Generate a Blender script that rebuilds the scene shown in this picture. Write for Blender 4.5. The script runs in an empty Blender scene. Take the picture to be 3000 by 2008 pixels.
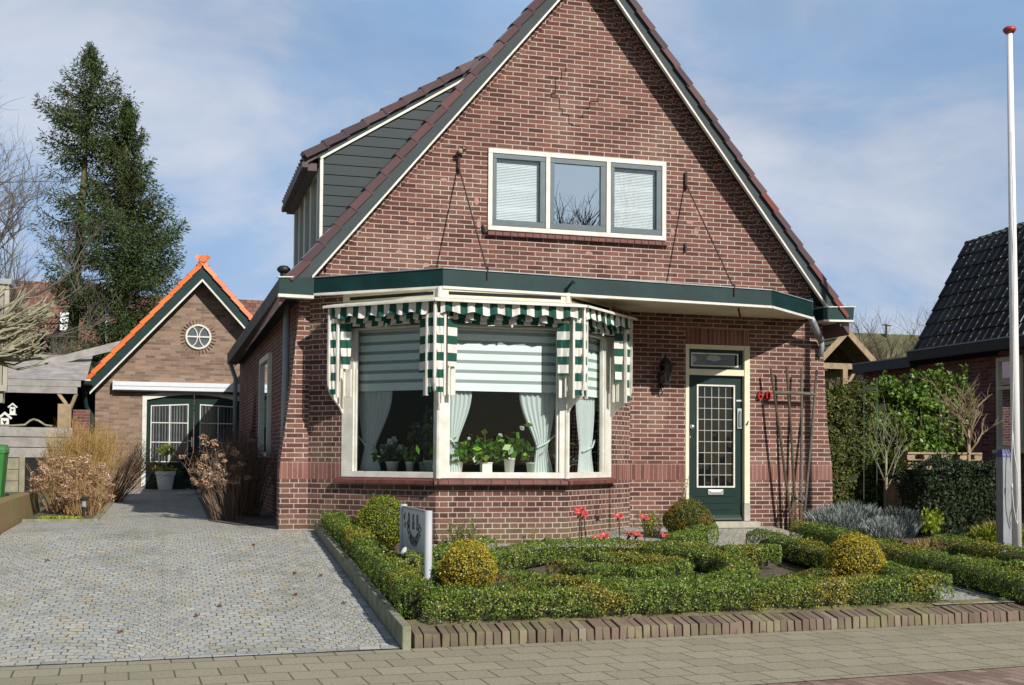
import bpy, math, random
import numpy as np
from mathutils import Vector, Matrix, noise as mnoise
random.seed(7); RNG=np.random.default_rng(7)
S=bpy.context.scene; COL=S.collection
PI=math.pi
# ---------------------------------------------------------------- camera
PSI=math.radians(16.0); PITCH=math.radians(2.0); ROLL=0.007; F=3500.0
f0=Vector((math.sin(PSI)*math.cos(PITCH),math.cos(PSI)*math.cos(PITCH),math.sin(PITCH)))
r0=Vector((math.cos(PSI),-math.sin(PSI),0)); u0=r0.cross(f0)
Rv=r0*math.cos(ROLL)+u0*math.sin(ROLL); Uv=-r0*math.sin(ROLL)+u0*math.cos(ROLL)
cam=bpy.data.cameras.new('camera'); co=bpy.data.objects.new('camera',cam); COL.objects.link(co)
co.matrix_world=Matrix(((Rv.x,Uv.x,-f0.x,0),(Rv.y,Uv.y,-f0.y,0),(Rv.z,Uv.z,-f0.z,1.5),(0,0,0,1)))
cam.sensor_width=36; cam.lens=36*F/3000; cam.clip_end=2000; cam.clip_start=.05
cam.shift_y=(1345-F*math.tan(PITCH)-1004)/3000
S.camera=co
# ---------------------------------------------------------------- light
SD=Vector((.41,-1,.69)).normalized()
el=math.asin(SD.z); az=math.atan2(SD.x,SD.y)
sl=bpy.data.lights.new('sun','SUN'); sl.energy=4.8; sl.angle=math.radians(.5); sl.color=(1,.955,.88)
so=bpy.data.objects.new('sun',sl); COL.objects.link(so); so.rotation_euler=(-SD).to_track_quat('-Z','Y').to_euler(); so.location=(10,-20,20)
W=bpy.data.worlds.new('World'); S.world=W; W.use_nodes=True
nt=W.node_tree; nt.nodes.clear()
def N(nt,t,**k):
    n=nt.nodes.new(t)
    for a,b in k.items():
        if a=='loc': continue
        setattr(n,a,b)
    return n
def ramp(nt,stops,interp='LINEAR'):
    r=N(nt,'ShaderNodeValToRGB'); r.color_ramp.interpolation=interp
    e=r.color_ramp.elements
    while len(e)>1: e.remove(e[-1])
    e[0].position=stops[0][0]; e[0].color=(*stops[0][1],1)
    for p,c in stops[1:]:
        x=e.new(p); x.color=(*c,1)
    return r
lk=nt.links.new
sky=N(nt,'ShaderNodeTexSky',sky_type='NISHITA'); sky.sun_disc=False; sky.sun_elevation=el; sky.sun_rotation=az; sky.air_density=1.0; sky.dust_density=.6; sky.ozone_density=2.0
tc=N(nt,'ShaderNodeTexCoord'); mp=N(nt,'ShaderNodeMapping'); mp.inputs['Scale'].default_value=(1,1,2.1); mp.inputs['Location'].default_value=(3.1,.4,.35)
lk(tc.outputs['Generated'],mp.inputs[0])
n1=N(nt,'ShaderNodeTexNoise'); n1.inputs['Scale'].default_value=2.6; n1.inputs['Detail'].default_value=7; n1.inputs['Roughness'].default_value=.52; n1.inputs['Distortion'].default_value=.35
lk(mp.outputs[0],n1.inputs['Vector'])
r1=ramp(nt,[(.36,(.72,.72,.72)),(.5,(.85,.85,.85)),(.62,(1,1,1))]); lk(n1.outputs[0],r1.inputs[0])
n2=N(nt,'ShaderNodeTexNoise'); n2.inputs['Scale'].default_value=3.1; n2.inputs['Detail'].default_value=9; n2.inputs['Roughness'].default_value=.55; n2.inputs['Distortion'].default_value=.5; lk(mp.outputs[0],n2.inputs['Vector'])
r2=ramp(nt,[(.35,(4.4,7.0,11.0)),(.47,(5.5,7.7,11.2)),(.55,(7.7,9.0,11.4)),(.68,(10.6,11.2,12.6))]); lk(n2.outputs[0],r2.inputs[0])
dp=N(nt,'ShaderNodeVectorMath',operation='DOT_PRODUCT'); lk(tc.outputs['Generated'],dp.inputs[0]); dp.inputs[1].default_value=(.35,.93,.1)
rd=ramp(nt,[(.15,(.10,.10,.10)),(.62,(1,1,1))]); lk(dp.outputs['Value'],rd.inputs[0]); mm_=N(nt,'ShaderNodeMath',operation='MULTIPLY'); lk(rd.outputs[0],mm_.inputs[0]); lk(r1.outputs[0],mm_.inputs[1])
mx=N(nt,'ShaderNodeMix',data_type='RGBA'); lk(mm_.outputs[0],mx.inputs[0]); lk(sky.outputs[0],mx.inputs[6]); lk(r2.outputs[0],mx.inputs[7])
bg=N(nt,'ShaderNodeBackground'); bg.inputs[1].default_value=.069; lk(mx.outputs[2],bg.inputs[0])
wo=N(nt,'ShaderNodeOutputWorld'); lk(bg.outputs[0],wo.inputs[0])
S.view_settings.view_transform='Standard'; S.view_settings.look='None'; S.view_settings.exposure=0; S.view_settings.gamma=1
S.cycles.max_bounces=6; S.cycles.transparent_max_bounces=12; S.cycles.caustics_reflective=False; S.cycles.caustics_refractive=False
# ---------------------------------------------------------------- materials
def newmat(name):
    m=bpy.data.materials.new(name); m.use_nodes=True; nt=m.node_tree; nt.nodes.clear()
    o=N(nt,'ShaderNodeOutputMaterial'); p=N(nt,'ShaderNodeBsdfPrincipled'); nt.links.new(p.outputs[0],o.inputs[0])
    return m,nt,p,o
def mat(name,c,rough=.6,metal=0,var=.15,vs=6.,bump=0.,bs=40.,spec=.5,c2=None,coat=0):
    m,nt,p,o=newmat(name); lk=nt.links.new
    tc=N(nt,'ShaderNodeTexCoord'); n=N(nt,'ShaderNodeTexNoise'); n.inputs['Scale'].default_value=vs; n.inputs['Detail'].default_value=6; n.inputs['Roughness'].default_value=.6
    lk(tc.outputs['Object'],n.inputs['Vector'])
    a=c2 if c2 else tuple(x*(1-var*1.6) for x in c); b=c if c2 else tuple(min(1,x*(1+var)) for x in c)
    r=ramp(nt,[(.32,a),(.66,b)]); lk(n.outputs[0],r.inputs[0]); lk(r.outputs[0],p.inputs['Base Color'])
    p.inputs['Roughness'].default_value=rough; p.inputs['Metallic'].default_value=metal; p.inputs['Specular IOR Level'].default_value=spec; p.inputs['Coat Weight'].default_value=coat
    if bump:
        n2=N(nt,'ShaderNodeTexNoise'); n2.inputs['Scale'].default_value=bs; n2.inputs['Detail'].default_value=4; lk(tc.outputs['Object'],n2.inputs['Vector'])
        bp=N(nt,'ShaderNodeBump'); bp.inputs['Strength'].default_value=bump; bp.inputs['Distance'].default_value=.01; lk(n2.outputs[0],bp.inputs['Height']); lk(bp.outputs[0],p.inputs['Normal'])
    return m
def brick(name,c1,c2,mortar,bw=.22,rh=.066,ms=.011,cross=False,soldier=False,stain=(.36,.27,.2),stain_amt=.35,bump=.6,rough=.85,off=.5,rot=0.,wob=.006,dk=.72,foot=None):
    m,nt,p,o=newmat(name); lk=nt.links.new
    uv=N(nt,'ShaderNodeUVMap'); 
    mp=N(nt,'ShaderNodeMapping'); mp.inputs['Rotation'].default_value=(0,0,rot); lk(uv.outputs[0],mp.inputs[0])
    nz=N(nt,'ShaderNodeTexNoise'); nz.inputs['Scale'].default_value=9; nz.inputs['Detail'].default_value=3; lk(mp.outputs[0],nz.inputs['Vector'])
    vm=N(nt,'ShaderNodeVectorMath',operation='MULTIPLY_ADD'); lk(nz.outputs['Color'],vm.inputs[0]); vm.inputs[1].default_value=(wob,wob,0); lk(mp.outputs[0],vm.inputs[2])
    b=N(nt,'ShaderNodeTexBrick'); lk(vm.outputs[0],b.inputs['Vector']); b.inputs['Scale'].default_value=1
    b.offset=off; b.offset_frequency=2; b.squash=.5 if cross else 1; b.squash_frequency=2
    b.inputs['Color1'].default_value=(0,0,0,1); b.inputs['Color2'].default_value=(1,1,1,1); b.inputs['Mortar'].default_value=(.5,.5,.5,1)
    b.inputs['Mortar Size'].default_value=ms/2; b.inputs['Mortar Smooth'].default_value=.25; b.inputs['Bias'].default_value=0
    b.inputs['Brick Width'].default_value=bw; b.inputs['Row Height'].default_value=rh
    mid=tuple((x+y)/2 for x,y in zip(c1,c2))
    r=ramp(nt,[(0,tuple(x*dk for x in c1)),(.3,c1),(.6,mid),(1,c2)]); lk(b.outputs['Color'],r.inputs[0])
    # grain inside the bricks
    g=N(nt,'ShaderNodeTexNoise'); g.inputs['Scale'].default_value=45; g.inputs['Detail'].default_value=4; lk(mp.outputs[0],g.inputs['Vector'])
    gr=ramp(nt,[(.3,(.72,.72,.72)),(.7,(1.25,1.25,1.25))]); lk(g.outputs[0],gr.inputs[0])
    mg=N(nt,'ShaderNodeMix',data_type='RGBA',blend_type='MULTIPLY'); mg.inputs[0].default_value=.7; lk(r.outputs[0],mg.inputs[6]); lk(gr.outputs[0],mg.inputs[7])
    # weathering patches
    s=N(nt,'ShaderNodeTexNoise'); s.inputs['Scale'].default_value=1.1; s.inputs['Detail'].default_value=6; s.inputs['Roughness'].default_value=.65; lk(mp.outputs[0],s.inputs['Vector'])
    sr=ramp(nt,[(.5,(0,0,0)),(.72,(stain_amt,)*3)]); lk(s.outputs[0],sr.inputs[0])
    ms1=N(nt,'ShaderNodeMix',data_type='RGBA'); lk(sr.outputs[0],ms1.inputs[0]); lk(mg.outputs[2],ms1.inputs[6]); ms1.inputs[7].default_value=(*stain,1)
    if foot:
        tc=N(nt,'ShaderNodeTexCoord'); sz=N(nt,'ShaderNodeSeparateXYZ'); lk(tc.outputs['Object'],sz.inputs[0])
        fz=N(nt,'ShaderNodeMath',operation='MULTIPLY_ADD'); lk(s.outputs[0],fz.inputs[0]); fz.inputs[1].default_value=-1.1; lk(sz.outputs[2],fz.inputs[2])
        fr=ramp(nt,[(0,(.6,.6,.6)),(.3,(0,0,0))]); fa=N(nt,'ShaderNodeMath',operation='ADD'); lk(fz.outputs[0],fa.inputs[0]); fa.inputs[1].default_value=.50; lk(fa.outputs[0],fr.inputs[0])
        mf=N(nt,'ShaderNodeMix',data_type='RGBA'); lk(fr.outputs[0],mf.inputs[0]); lk(ms1.outputs[2],mf.inputs[6]); mf.inputs[7].default_value=(*foot,1); ms1=mf
    # mortar, dirtier in places
    mr=ramp(nt,[(.3,tuple(x*.62 for x in mortar)),(.6,mortar)]); lk(s.outputs[0],mr.inputs[0])
    mm=N(nt,'ShaderNodeMix',data_type='RGBA'); lk(b.outputs['Fac'],mm.inputs[0]); lk(ms1.outputs[2],mm.inputs[6]); lk(mr.outputs[0],mm.inputs[7])
    lk(mm.outputs[2],p.inputs['Base Color']); p.inputs['Roughness'].default_value=rough; p.inputs['Specular IOR Level'].default_value=.25
    inv=N(nt,'ShaderNodeMath',operation='MULTIPLY_ADD'); lk(b.outputs['Fac'],inv.inputs[0]); inv.inputs[1].default_value=-1; lk(g.outputs[0],inv.inputs[2])
    bp=N(nt,'ShaderNodeBump'); bp.inputs['Strength'].default_value=bump; bp.inputs['Distance'].default_value=.006; lk(inv.outputs[0],bp.inputs['Height']); lk(bp.outputs[0],p.inputs['Normal'])
    return m
def cobble(name,scale,cols,joint,jw=.05,rough=.8):
    m,nt,p,o=newmat(name); lk=nt.links.new
    uv=N(nt,'ShaderNodeUVMap'); nz=N(nt,'ShaderNodeTexNoise'); nz.inputs['Scale'].default_value=1.6; nz.inputs['Detail'].default_value=2; lk(uv.outputs[0],nz.inputs['Vector'])
    vm=N(nt,'ShaderNodeVectorMath',operation='MULTIPLY_ADD'); lk(nz.outputs['Color'],vm.inputs[0]); vm.inputs[1].default_value=(.35,.35,0); lk(uv.outputs[0],vm.inputs[2])
    mp=N(nt,'ShaderNodeMapping'); mp.inputs['Scale'].default_value=(1,1.25,1); lk(vm.outputs[0],mp.inputs[0])
    v=N(nt,'ShaderNodeTexVoronoi',feature='F1',voronoi_dimensions='2D'); v.inputs['Scale'].default_value=scale; v.inputs['Randomness'].default_value=.72; lk(mp.outputs[0],v.inputs['Vector'])
    e=N(nt,'ShaderNodeTexVoronoi',feature='DISTANCE_TO_EDGE',voronoi_dimensions='2D'); e.inputs['Scale'].default_value=scale; e.inputs['Randomness'].default_value=.72; lk(mp.outputs[0],e.inputs['Vector'])
    sp=N(nt,'ShaderNodeSeparateColor'); lk(v.outputs['Color'],sp.inputs[0])
    k=len(cols)-1; r=ramp(nt,[(i/k,c) for i,c in enumerate(cols)]); lk(sp.outputs[0],r.inputs[0])
    g=N(nt,'ShaderNodeTexNoise'); g.inputs['Scale'].default_value=60; g.inputs['Detail'].default_value=5; lk(uv.outputs[0],g.inputs['Vector'])
    gr=ramp(nt,[(.3,(.7,.7,.7)),(.7,(1.2,1.2,1.2))]); lk(g.outputs[0],gr.inputs[0])
    mg=N(nt,'ShaderNodeMix',data_type='RGBA',blend_type='MULTIPLY'); mg.inputs[0].default_value=.8; lk(r.outputs[0],mg.inputs[6]); lk(gr.outputs[0],mg.inputs[7])
    # joints partly filled with pale sand
    jn=N(nt,'ShaderNodeTexNoise'); jn.inputs['Scale'].default_value=5; jn.inputs['Detail'].default_value=5; lk(uv.outputs[0],jn.inputs['Vector'])
    jr=ramp(nt,[(.40,joint),(.53,tuple(x*.75 for x in cols[1]))]); lk(jn.outputs[0],jr.inputs[0])
    st=N(nt,'ShaderNodeTexNoise'); st.inputs['Scale'].default_value=.9; st.inputs['Detail'].default_value=6; st.inputs['Roughness'].default_value=.7; lk(uv.outputs[0],st.inputs['Vector'])
    sr=ramp(nt,[(.36,(.62,.62,.56)),(.5,(1,1,1)),(.66,(1.08,1.07,1.03))]); lk(st.outputs[0],sr.inputs[0])
    mg2=N(nt,'ShaderNodeMix',data_type='RGBA',blend_type='MULTIPLY'); mg2.inputs[0].default_value=1; lk(mg.outputs[2],mg2.inputs[6]); lk(sr.outputs[0],mg2.inputs[7]); mg=mg2
    er=ramp(nt,[(jw*.5,(1,1,1)),(jw*1.5,(0,0,0))]); lk(e.outputs['Distance'],er.inputs[0])
    mm=N(nt,'ShaderNodeMix',data_type='RGBA'); lk(er.outputs[0],mm.inputs[0]); lk(mg.outputs[2],mm.inputs[6]); lk(jr.outputs[0],mm.inputs[7])
    lk(mm.outputs[2],p.inputs['Base Color']); p.inputs['Roughness'].default_value=rough; p.inputs['Specular IOR Level'].default_value=.3
    hr=ramp(nt,[(0,(0,0,0)),(.12,(.8,.8,.8)),(.4,(1,1,1))]); lk(e.outputs['Distance'],hr.inputs[0])
    ad=N(nt,'ShaderNodeMath',operation='MULTIPLY_ADD'); lk(g.outputs[0],ad.inputs[0]); ad.inputs[1].default_value=.35; lk(hr.outputs[0],ad.inputs[2])
    ad2=N(nt,'ShaderNodeMath',operation='MULTIPLY_ADD'); lk(sp.outputs[1],ad2.inputs[0]); ad2.inputs[1].default_value=.4; lk(ad.outputs[0],ad2.inputs[2])
    bp=N(nt,'ShaderNodeBump'); bp.inputs['Strength'].default_value=.9; bp.inputs['Distance'].default_value=.012; lk(ad2.outputs[0],bp.inputs['Height']); lk(bp.outputs[0],p.inputs['Normal'])
    return m
def settarc(name,cols,joint,w=1.5,R=.83,bw=.098,rh=.092):
    """small natural stone setts laid in segmental arcs"""
    m,nt,p,o=newmat(name); lk=nt.links.new
    def mth(op,a,b=None,c=None):
        n=N(nt,'ShaderNodeMath',operation=op)
        for i,x in enumerate((a,b,c)):
            if x is None: continue
            if isinstance(x,(int,float)): n.inputs[i].default_value=x
            else: lk(x,n.inputs[i])
        return n.outputs[0]
    uv=N(nt,'ShaderNodeUVMap'); nz=N(nt,'ShaderNodeTexNoise'); nz.inputs['Scale'].default_value=5.5; nz.inputs['Detail'].default_value=4; lk(uv.outputs[0],nz.inputs['Vector'])
    vm=N(nt,'ShaderNodeVectorMath',operation='MULTIPLY_ADD'); lk(nz.outputs['Color'],vm.inputs[0]); vm.inputs[1].default_value=(.09,.09,0); lk(uv.outputs[0],vm.inputs[2])
    s=N(nt,'ShaderNodeSeparateXYZ'); lk(vm.outputs[0],s.inputs[0])
    x=mth('MULTIPLY',mth('SUBTRACT',mth('FRACT',mth('DIVIDE',s.outputs[0],w)),.5),w)
    yy=mth('SUBTRACT',s.outputs[1],mth('SQRT',mth('SUBTRACT',R*R,mth('MULTIPLY',x,x))))
    xx=mth('MULTIPLY',mth('ARCSINE',mth('DIVIDE',x,R)),R)
    cb=N(nt,'ShaderNodeCombineXYZ'); lk(xx,cb.inputs[0]); lk(yy,cb.inputs[1])
    b=N(nt,'ShaderNodeTexBrick'); lk(cb.outputs[0],b.inputs['Vector']); b.inputs['Scale'].default_value=1; b.offset=.5
    b.inputs['Color1'].default_value=(0,0,0,1); b.inputs['Color2'].default_value=(1,1,1,1); b.inputs['Mortar'].default_value=(.5,.5,.5,1)
    b.inputs['Mortar Size'].default_value=.0065; b.inputs['Mortar Smooth'].default_value=.5; b.inputs['Bias'].default_value=0; b.inputs['Brick Width'].default_value=bw; b.inputs['Row Height'].default_value=rh
    k=len(cols)-1; r=ramp(nt,[(i/k,c) for i,c in enumerate(cols)]); lk(b.outputs['Color'],r.inputs[0])
    g_=N(nt,'ShaderNodeTexNoise'); g_.inputs['Scale'].default_value=55; g_.inputs['Detail'].default_value=5; lk(uv.outputs[0],g_.inputs['Vector'])
    gr=ramp(nt,[(.3,(.72,.72,.72)),(.7,(1.2,1.2,1.2))]); lk(g_.outputs[0],gr.inputs[0])
    mg=N(nt,'ShaderNodeMix',data_type='RGBA',blend_type='MULTIPLY'); mg.inputs[0].default_value=.85; lk(r.outputs[0],mg.inputs[6]); lk(gr.outputs[0],mg.inputs[7])
    st=N(nt,'ShaderNodeTexNoise'); st.inputs['Scale'].default_value=1.3; st.inputs['Detail'].default_value=7; st.inputs['Roughness'].default_value=.7; lk(uv.outputs[0],st.inputs['Vector'])
    sr=ramp(nt,[(.34,(.74,.75,.66)),(.5,(1,1,1)),(.66,(1.06,1.05,1.02))]); lk(st.outputs[0],sr.inputs[0])
    m2=N(nt,'ShaderNodeMix',data_type='RGBA',blend_type='MULTIPLY'); m2.inputs[0].default_value=1; lk(mg.outputs[2],m2.inputs[6]); lk(sr.outputs[0],m2.inputs[7])
    jn=N(nt,'ShaderNodeTexNoise'); jn.inputs['Scale'].default_value=9; jn.inputs['Detail'].default_value=5; lk(uv.outputs[0],jn.inputs['Vector'])
    jr=ramp(nt,[(.44,joint),(.56,tuple(q*.8 for q in cols[1]))]); lk(jn.outputs[0],jr.inputs[0])
    mm=N(nt,'ShaderNodeMix',data_type='RGBA'); lk(b.outputs['Fac'],mm.inputs[0]); lk(m2.outputs[2],mm.inputs[6]); lk(jr.outputs[0],mm.inputs[7])
    lk(mm.outputs[2],p.inputs['Base Color']); p.inputs['Roughness'].default_value=.85; p.inputs['Specular IOR Level'].default_value=.25
    h=mth('MULTIPLY_ADD',b.outputs['Fac'],-1.2,mth('MULTIPLY_ADD',g_.outputs[0],.5,mth('MULTIPLY',b.outputs['Color'],.35)))
    bp=N(nt,'ShaderNodeBump'); bp.inputs['Strength'].default_value=.8; bp.inputs['Distance'].default_value=.010; lk(h,bp.inputs['Height']); lk(bp.outputs[0],p.inputs['Normal'])
    return m
def attrmat(name,stops,rough=.6,translucent=0.,patch=None,ps=1.2,spec=.4,pr=(.5,.62)):
    """colour from the per-face random attribute, with broad patches of a second palette"""
    m,nt,p,o=newmat(name); lk=nt.links.new
    a=N(nt,'ShaderNodeAttribute',attribute_name='rnd'); r=ramp(nt,stops); lk(a.outputs['Fac'],r.inputs[0]); out=r.outputs[0]
    if patch:
        r2=ramp(nt,patch); lk(a.outputs['Fac'],r2.inputs[0])
        tc=N(nt,'ShaderNodeTexCoord'); n=N(nt,'ShaderNodeTexNoise'); n.inputs['Scale'].default_value=ps; n.inputs['Detail'].default_value=3; lk(tc.outputs['Object'],n.inputs['Vector'])
        rr=ramp(nt,[(pr[0],(0,0,0)),(pr[1],(1,1,1))]); lk(n.outputs[0],rr.inputs[0])
        mm=N(nt,'ShaderNodeMix',data_type='RGBA'); lk(rr.outputs[0],mm.inputs[0]); lk(out,mm.inputs[6]); lk(r2.outputs[0],mm.inputs[7]); out=mm.outputs[2]
    lk(out,p.inputs['Base Color']); p.inputs['Roughness'].default_value=rough; p.inputs['Specular IOR Level'].default_value=spec
    if translucent:
        t=N(nt,'ShaderNodeBsdfTranslucent'); lk(out,t.inputs[0]); ms=N(nt,'ShaderNodeMixShader'); ms.inputs[0].default_value=translucent
        lk(p.outputs[0],ms.inputs[1]); lk(t.outputs[0],ms.inputs[2]); lk(ms.outputs[0],o.inputs[0])
    return m
def glass(name,tint=(.8,.86,.84),refl=.12,rough=0.0,wave=.0,ior=1.5):
    m,nt,p,o=newmat(name); lk=nt.links.new; nt.nodes.remove(p)
    t=N(nt,'ShaderNodeBsdfTransparent'); t.inputs[0].default_value=(*tint,1); g=N(nt,'ShaderNodeBsdfGlossy'); g.inputs['Roughness'].default_value=rough; g.inputs[0].default_value=(.88,.97,1,1)
    fr=N(nt,'ShaderNodeFresnel'); fr.inputs[0].default_value=ior; ad=N(nt,'ShaderNodeMath',operation='ADD'); lk(fr.outputs[0],ad.inputs[0]); ad.inputs[1].default_value=refl; ad.use_clamp=True
    if wave:
        tc=N(nt,'ShaderNodeTexCoord'); n=N(nt,'ShaderNodeTexNoise'); n.inputs['Scale'].default_value=2.5; lk(tc.outputs['Object'],n.inputs['Vector']); bp=N(nt,'ShaderNodeBump'); bp.inputs['Strength'].default_value=wave; bp.inputs['Distance'].default_value=.02; lk(n.outputs[0],bp.inputs['Height']); lk(bp.outputs[0],g.inputs['Normal'])
    ms=N(nt,'ShaderNodeMixShader'); lk(ad.outputs[0],ms.inputs[0]); lk(t.outputs[0],ms.inputs[1]); lk(g.outputs[0],ms.inputs[2]); lk(ms.outputs[0],o.inputs[0])
    return m
def sheer(name,c,op,scale=(240,0)):
    m,nt,p,o=newmat(name); lk=nt.links.new
    p.inputs['Base Color'].default_value=(*c,1); p.inputs['Roughness'].default_value=.9
    tl=N(nt,'ShaderNodeBsdfTranslucent'); tl.inputs[0].default_value=(*c,1); m1=N(nt,'ShaderNodeMixShader'); m1.inputs[0].default_value=.35; lk(p.outputs[0],m1.inputs[1]); lk(tl.outputs[0],m1.inputs[2])
    t=N(nt,'ShaderNodeBsdfTransparent'); m2=N(nt,'ShaderNodeMixShader'); m2.inputs[0].default_value=op; lk(t.outputs[0],m2.inputs[1]); lk(m1.outputs[0],m2.inputs[2]); lk(m2.outputs[0],o.inputs[0])
    return m
def stripes(name,c1,c2,w):
    """woven awning cloth, stripes along U"""
    m,nt,p,o=newmat(name); lk=nt.links.new
    uv=N(nt,'ShaderNodeUVMap'); sx=N(nt,'ShaderNodeSeparateXYZ'); lk(uv.outputs[0],sx.inputs[0])
    d=N(nt,'ShaderNodeMath',operation='DIVIDE'); lk(sx.outputs[0],d.inputs[0]); d.inputs[1].default_value=2*w
    fr=N(nt,'ShaderNodeMath',operation='FRACT'); lk(d.outputs[0],fr.inputs[0]); g=N(nt,'ShaderNodeMath',operation='GREATER_THAN'); lk(fr.outputs[0],g.inputs[0]); g.inputs[1].default_value=.5
    tc=N(nt,'ShaderNodeTexCoord'); n=N(nt,'ShaderNodeTexNoise'); n.inputs['Scale'].default_value=14; n.inputs['Detail'].default_value=4; lk(tc.outputs['Object'],n.inputs['Vector'])
    ra=ramp(nt,[(.3,tuple(x*.75 for x in c1)),(.7,c1)]); rb=ramp(nt,[(.3,tuple(x*.84 for x in c2)),(.6,c2)]); lk(n.outputs[0],ra.inputs[0]); lk(n.outputs[0],rb.inputs[0])
    mm=N(nt,'ShaderNodeMix',data_type='RGBA'); lk(g.outputs[0],mm.inputs[0]); lk(ra.outputs[0],mm.inputs[6]); lk(rb.outputs[0],mm.inputs[7]); lk(mm.outputs[2],p.inputs['Base Color']); p.inputs['Roughness'].default_value=.85
    return m
M={}
RED=((.122,.050,.038),(.205,.090,.066)); MORT=(.56,.47,.41)
M['brick']=brick('brick_red_stretcher',*RED,MORT,rh=.0625,ms=.013,foot=(.17,.11,.075))
M['brickx']=brick('brick_red_cross_bond',(.105,.048,.038),(.20,.095,.072),(.52,.43,.375),rh=.0655,ms=.013,cross=True,stain=(.2,.15,.10),stain_amt=.5,foot=(.17,.13,.07))
M['bricks']=brick('brick_soldier',(.18,.075,.058),(.25,.115,.09),(.46,.32,.27),bw=.066,rh=.24,ms=.009,off=0,stain=(.35,.2,.17))
M['brickside']=brick('brick_side',(.16,.05,.04),(.25,.09,.07),(.42,.36,.33),rh=.0625,ms=.012)
M['brickg']=brick('brick_garage_tan',(.225,.15,.108),(.325,.23,.172),(.30,.235,.19),rh=.0625,ms=.01,stain=(.4,.3,.2),stain_amt=.3,bump=.4)
M['brickn']=brick('brick_neighbour',(.16,.06,.05),(.26,.11,.09),(.3,.24,.22),rh=.066,ms=.011)
M['pave']=brick('pavement_tiles',(.31,.275,.192),(.345,.305,.215),(.13,.125,.065),bw=.3,rh=.3,ms=.014,off=.5,stain=(.22,.22,.12),stain_amt=.35,bump=.35,rot=-.045,wob=.008,rough=.9,dk=.93)
M['street']=brick('street_bricks',(.26,.17,.13),(.36,.25,.2),(.13,.12,.08),bw=.21,rh=.105,ms=.01,off=.5,stain=(.2,.2,.12),stain_amt=.3,rot=-.078+PI/2,bump=.35)
M['cob']=cobble('driveway_setts',12.5,[(.35,.36,.345),(.42,.43,.40),(.42,.385,.285),(.45,.455,.425),(.38,.395,.395),(.51,.505,.46)],(.10,.10,.085),jw=.06)
M['arc']=settarc('driveway_setts_arcs',[(.34,.33,.295),(.42,.41,.37),(.45,.40,.29),(.42,.425,.385),(.36,.37,.36),(.50,.49,.43)],(.085,.085,.07))
M['sett']=brick('driveway_border_setts',(.37,.37,.345),(.45,.445,.41),(.12,.12,.1),bw=.17,rh=.105,ms=.010,stain=(.4,.39,.3),stain_amt=.4,wob=.012)
M['soil']=mat('soil',(.155,.115,.08),rough=.95,c2=(.075,.055,.036),vs=14,bump=1.,bs=60)
M['gnd']=mat('ground_earth_grass',(.10,.12,.05),rough=.95,c2=(.13,.10,.06),vs=1.5,bump=.5)
M['teal']=mat('paint_dark_green',(.006,.033,.033),rough=.5,var=.2,vs=3,spec=.3,coat=.0,bump=.04,bs=12)
M['slate']=mat('board_slate_grey',(.048,.064,.068),rough=.7,spec=.3,var=.1,vs=2)
M['white']=mat('paint_white',(.80,.79,.73),rough=.5,var=.05,vs=5,c2=(.60,.57,.48),bump=.05,bs=20)
M['cream']=mat('paint_cream',(.78,.73,.55),rough=.5,var=.05,vs=5,c2=(.68,.63,.45))
M['wgrey']=mat('paint_window_grey',(.085,.12,.135),rough=.4,var=.08)
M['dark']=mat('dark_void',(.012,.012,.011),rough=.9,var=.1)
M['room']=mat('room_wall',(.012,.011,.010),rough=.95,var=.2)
M['soffit']=mat('soffit_cream',(.74,.67,.50),rough=.7,var=.08,vs=2)
M['zinc']=mat('zinc_grey',(.33,.36,.38),rough=.5,metal=.3,var=.15,vs=4)
M['pipe']=mat('pipe_grey',(.30,.345,.36),rough=.5,var=.1,vs=3)
M['black']=mat('black_iron',(.018,.018,.017),rough=.5,var=.2)
M['rust']=mat('rusty_iron',(.06,.035,.028),rough=.8,var=.3,vs=20)
M['glass']=glass('window_glass',tint=(.96,.985,.975),refl=.0,wave=.02,ior=1.33)
M['glassup']=glass('window_glass_sky',tint=(.4,.5,.6),refl=.66,wave=.0)
M['glassdk']=glass('leaded_glass',tint=(.12,.11,.10),refl=.01,wave=.3)
M['blind']=mat('blind_band',(.78,.90,.87),rough=.9,var=.03); M['net']=sheer('blind_net',(.50,.57,.56),.78)
M['curtain']=sheer('curtain_sheer',(.82,.92,.90),.90)
M['slat']=mat('venetian_slats',(.86,.90,.92),rough=.5,var=.03)
M['cloth']=stripes('awning_stripes',(.006,.085,.055),(.76,.74,.68),.092)
M['clothv']=stripes('awning_stripes_side',(.006,.085,.055),(.76,.74,.68),.102)
M['tiler']=attrmat('roof_tile_brown',[(0,(.055,.04,.043)),(.35,(.10,.058,.058)),(.7,(.13,.07,.066)),(.86,(.18,.06,.045)),(1,(.26,.05,.03))],rough=.25,spec=.6)
M['tileo']=attrmat('roof_tile_orange',[(0,(.62,.13,.03)),(1,(.78,.2,.05))],rough=.5)
M['tiled']=attrmat('roof_tile_dark',[(0,(.022,.024,.028)),(1,(.045,.05,.052))],rough=.75,patch=[(0,(.045,.052,.05)),(1,(.075,.08,.075))])
M['tilebg']=brick('roof_far_brown',(.16,.075,.055),(.24,.12,.09),(.1,.06,.05),bw=.3,rh=.33,ms=.05,stain=(.28,.22,.18),stain_amt=.4)
M['wood']=mat('wood_grey_weathered',(.40,.375,.36),rough=.85,c2=(.25,.23,.215),vs=4,bump=.4,bs=25)
M['woodl']=mat('wood_tan',(.42,.31,.19),rough=.8,c2=(.26,.19,.12),vs=6,bump=.3)
M['woody']=mat('wood_pale_green_grey',(.34,.31,.22),rough=.85,c2=(.2,.19,.13),vs=5,bump=.3)
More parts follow.
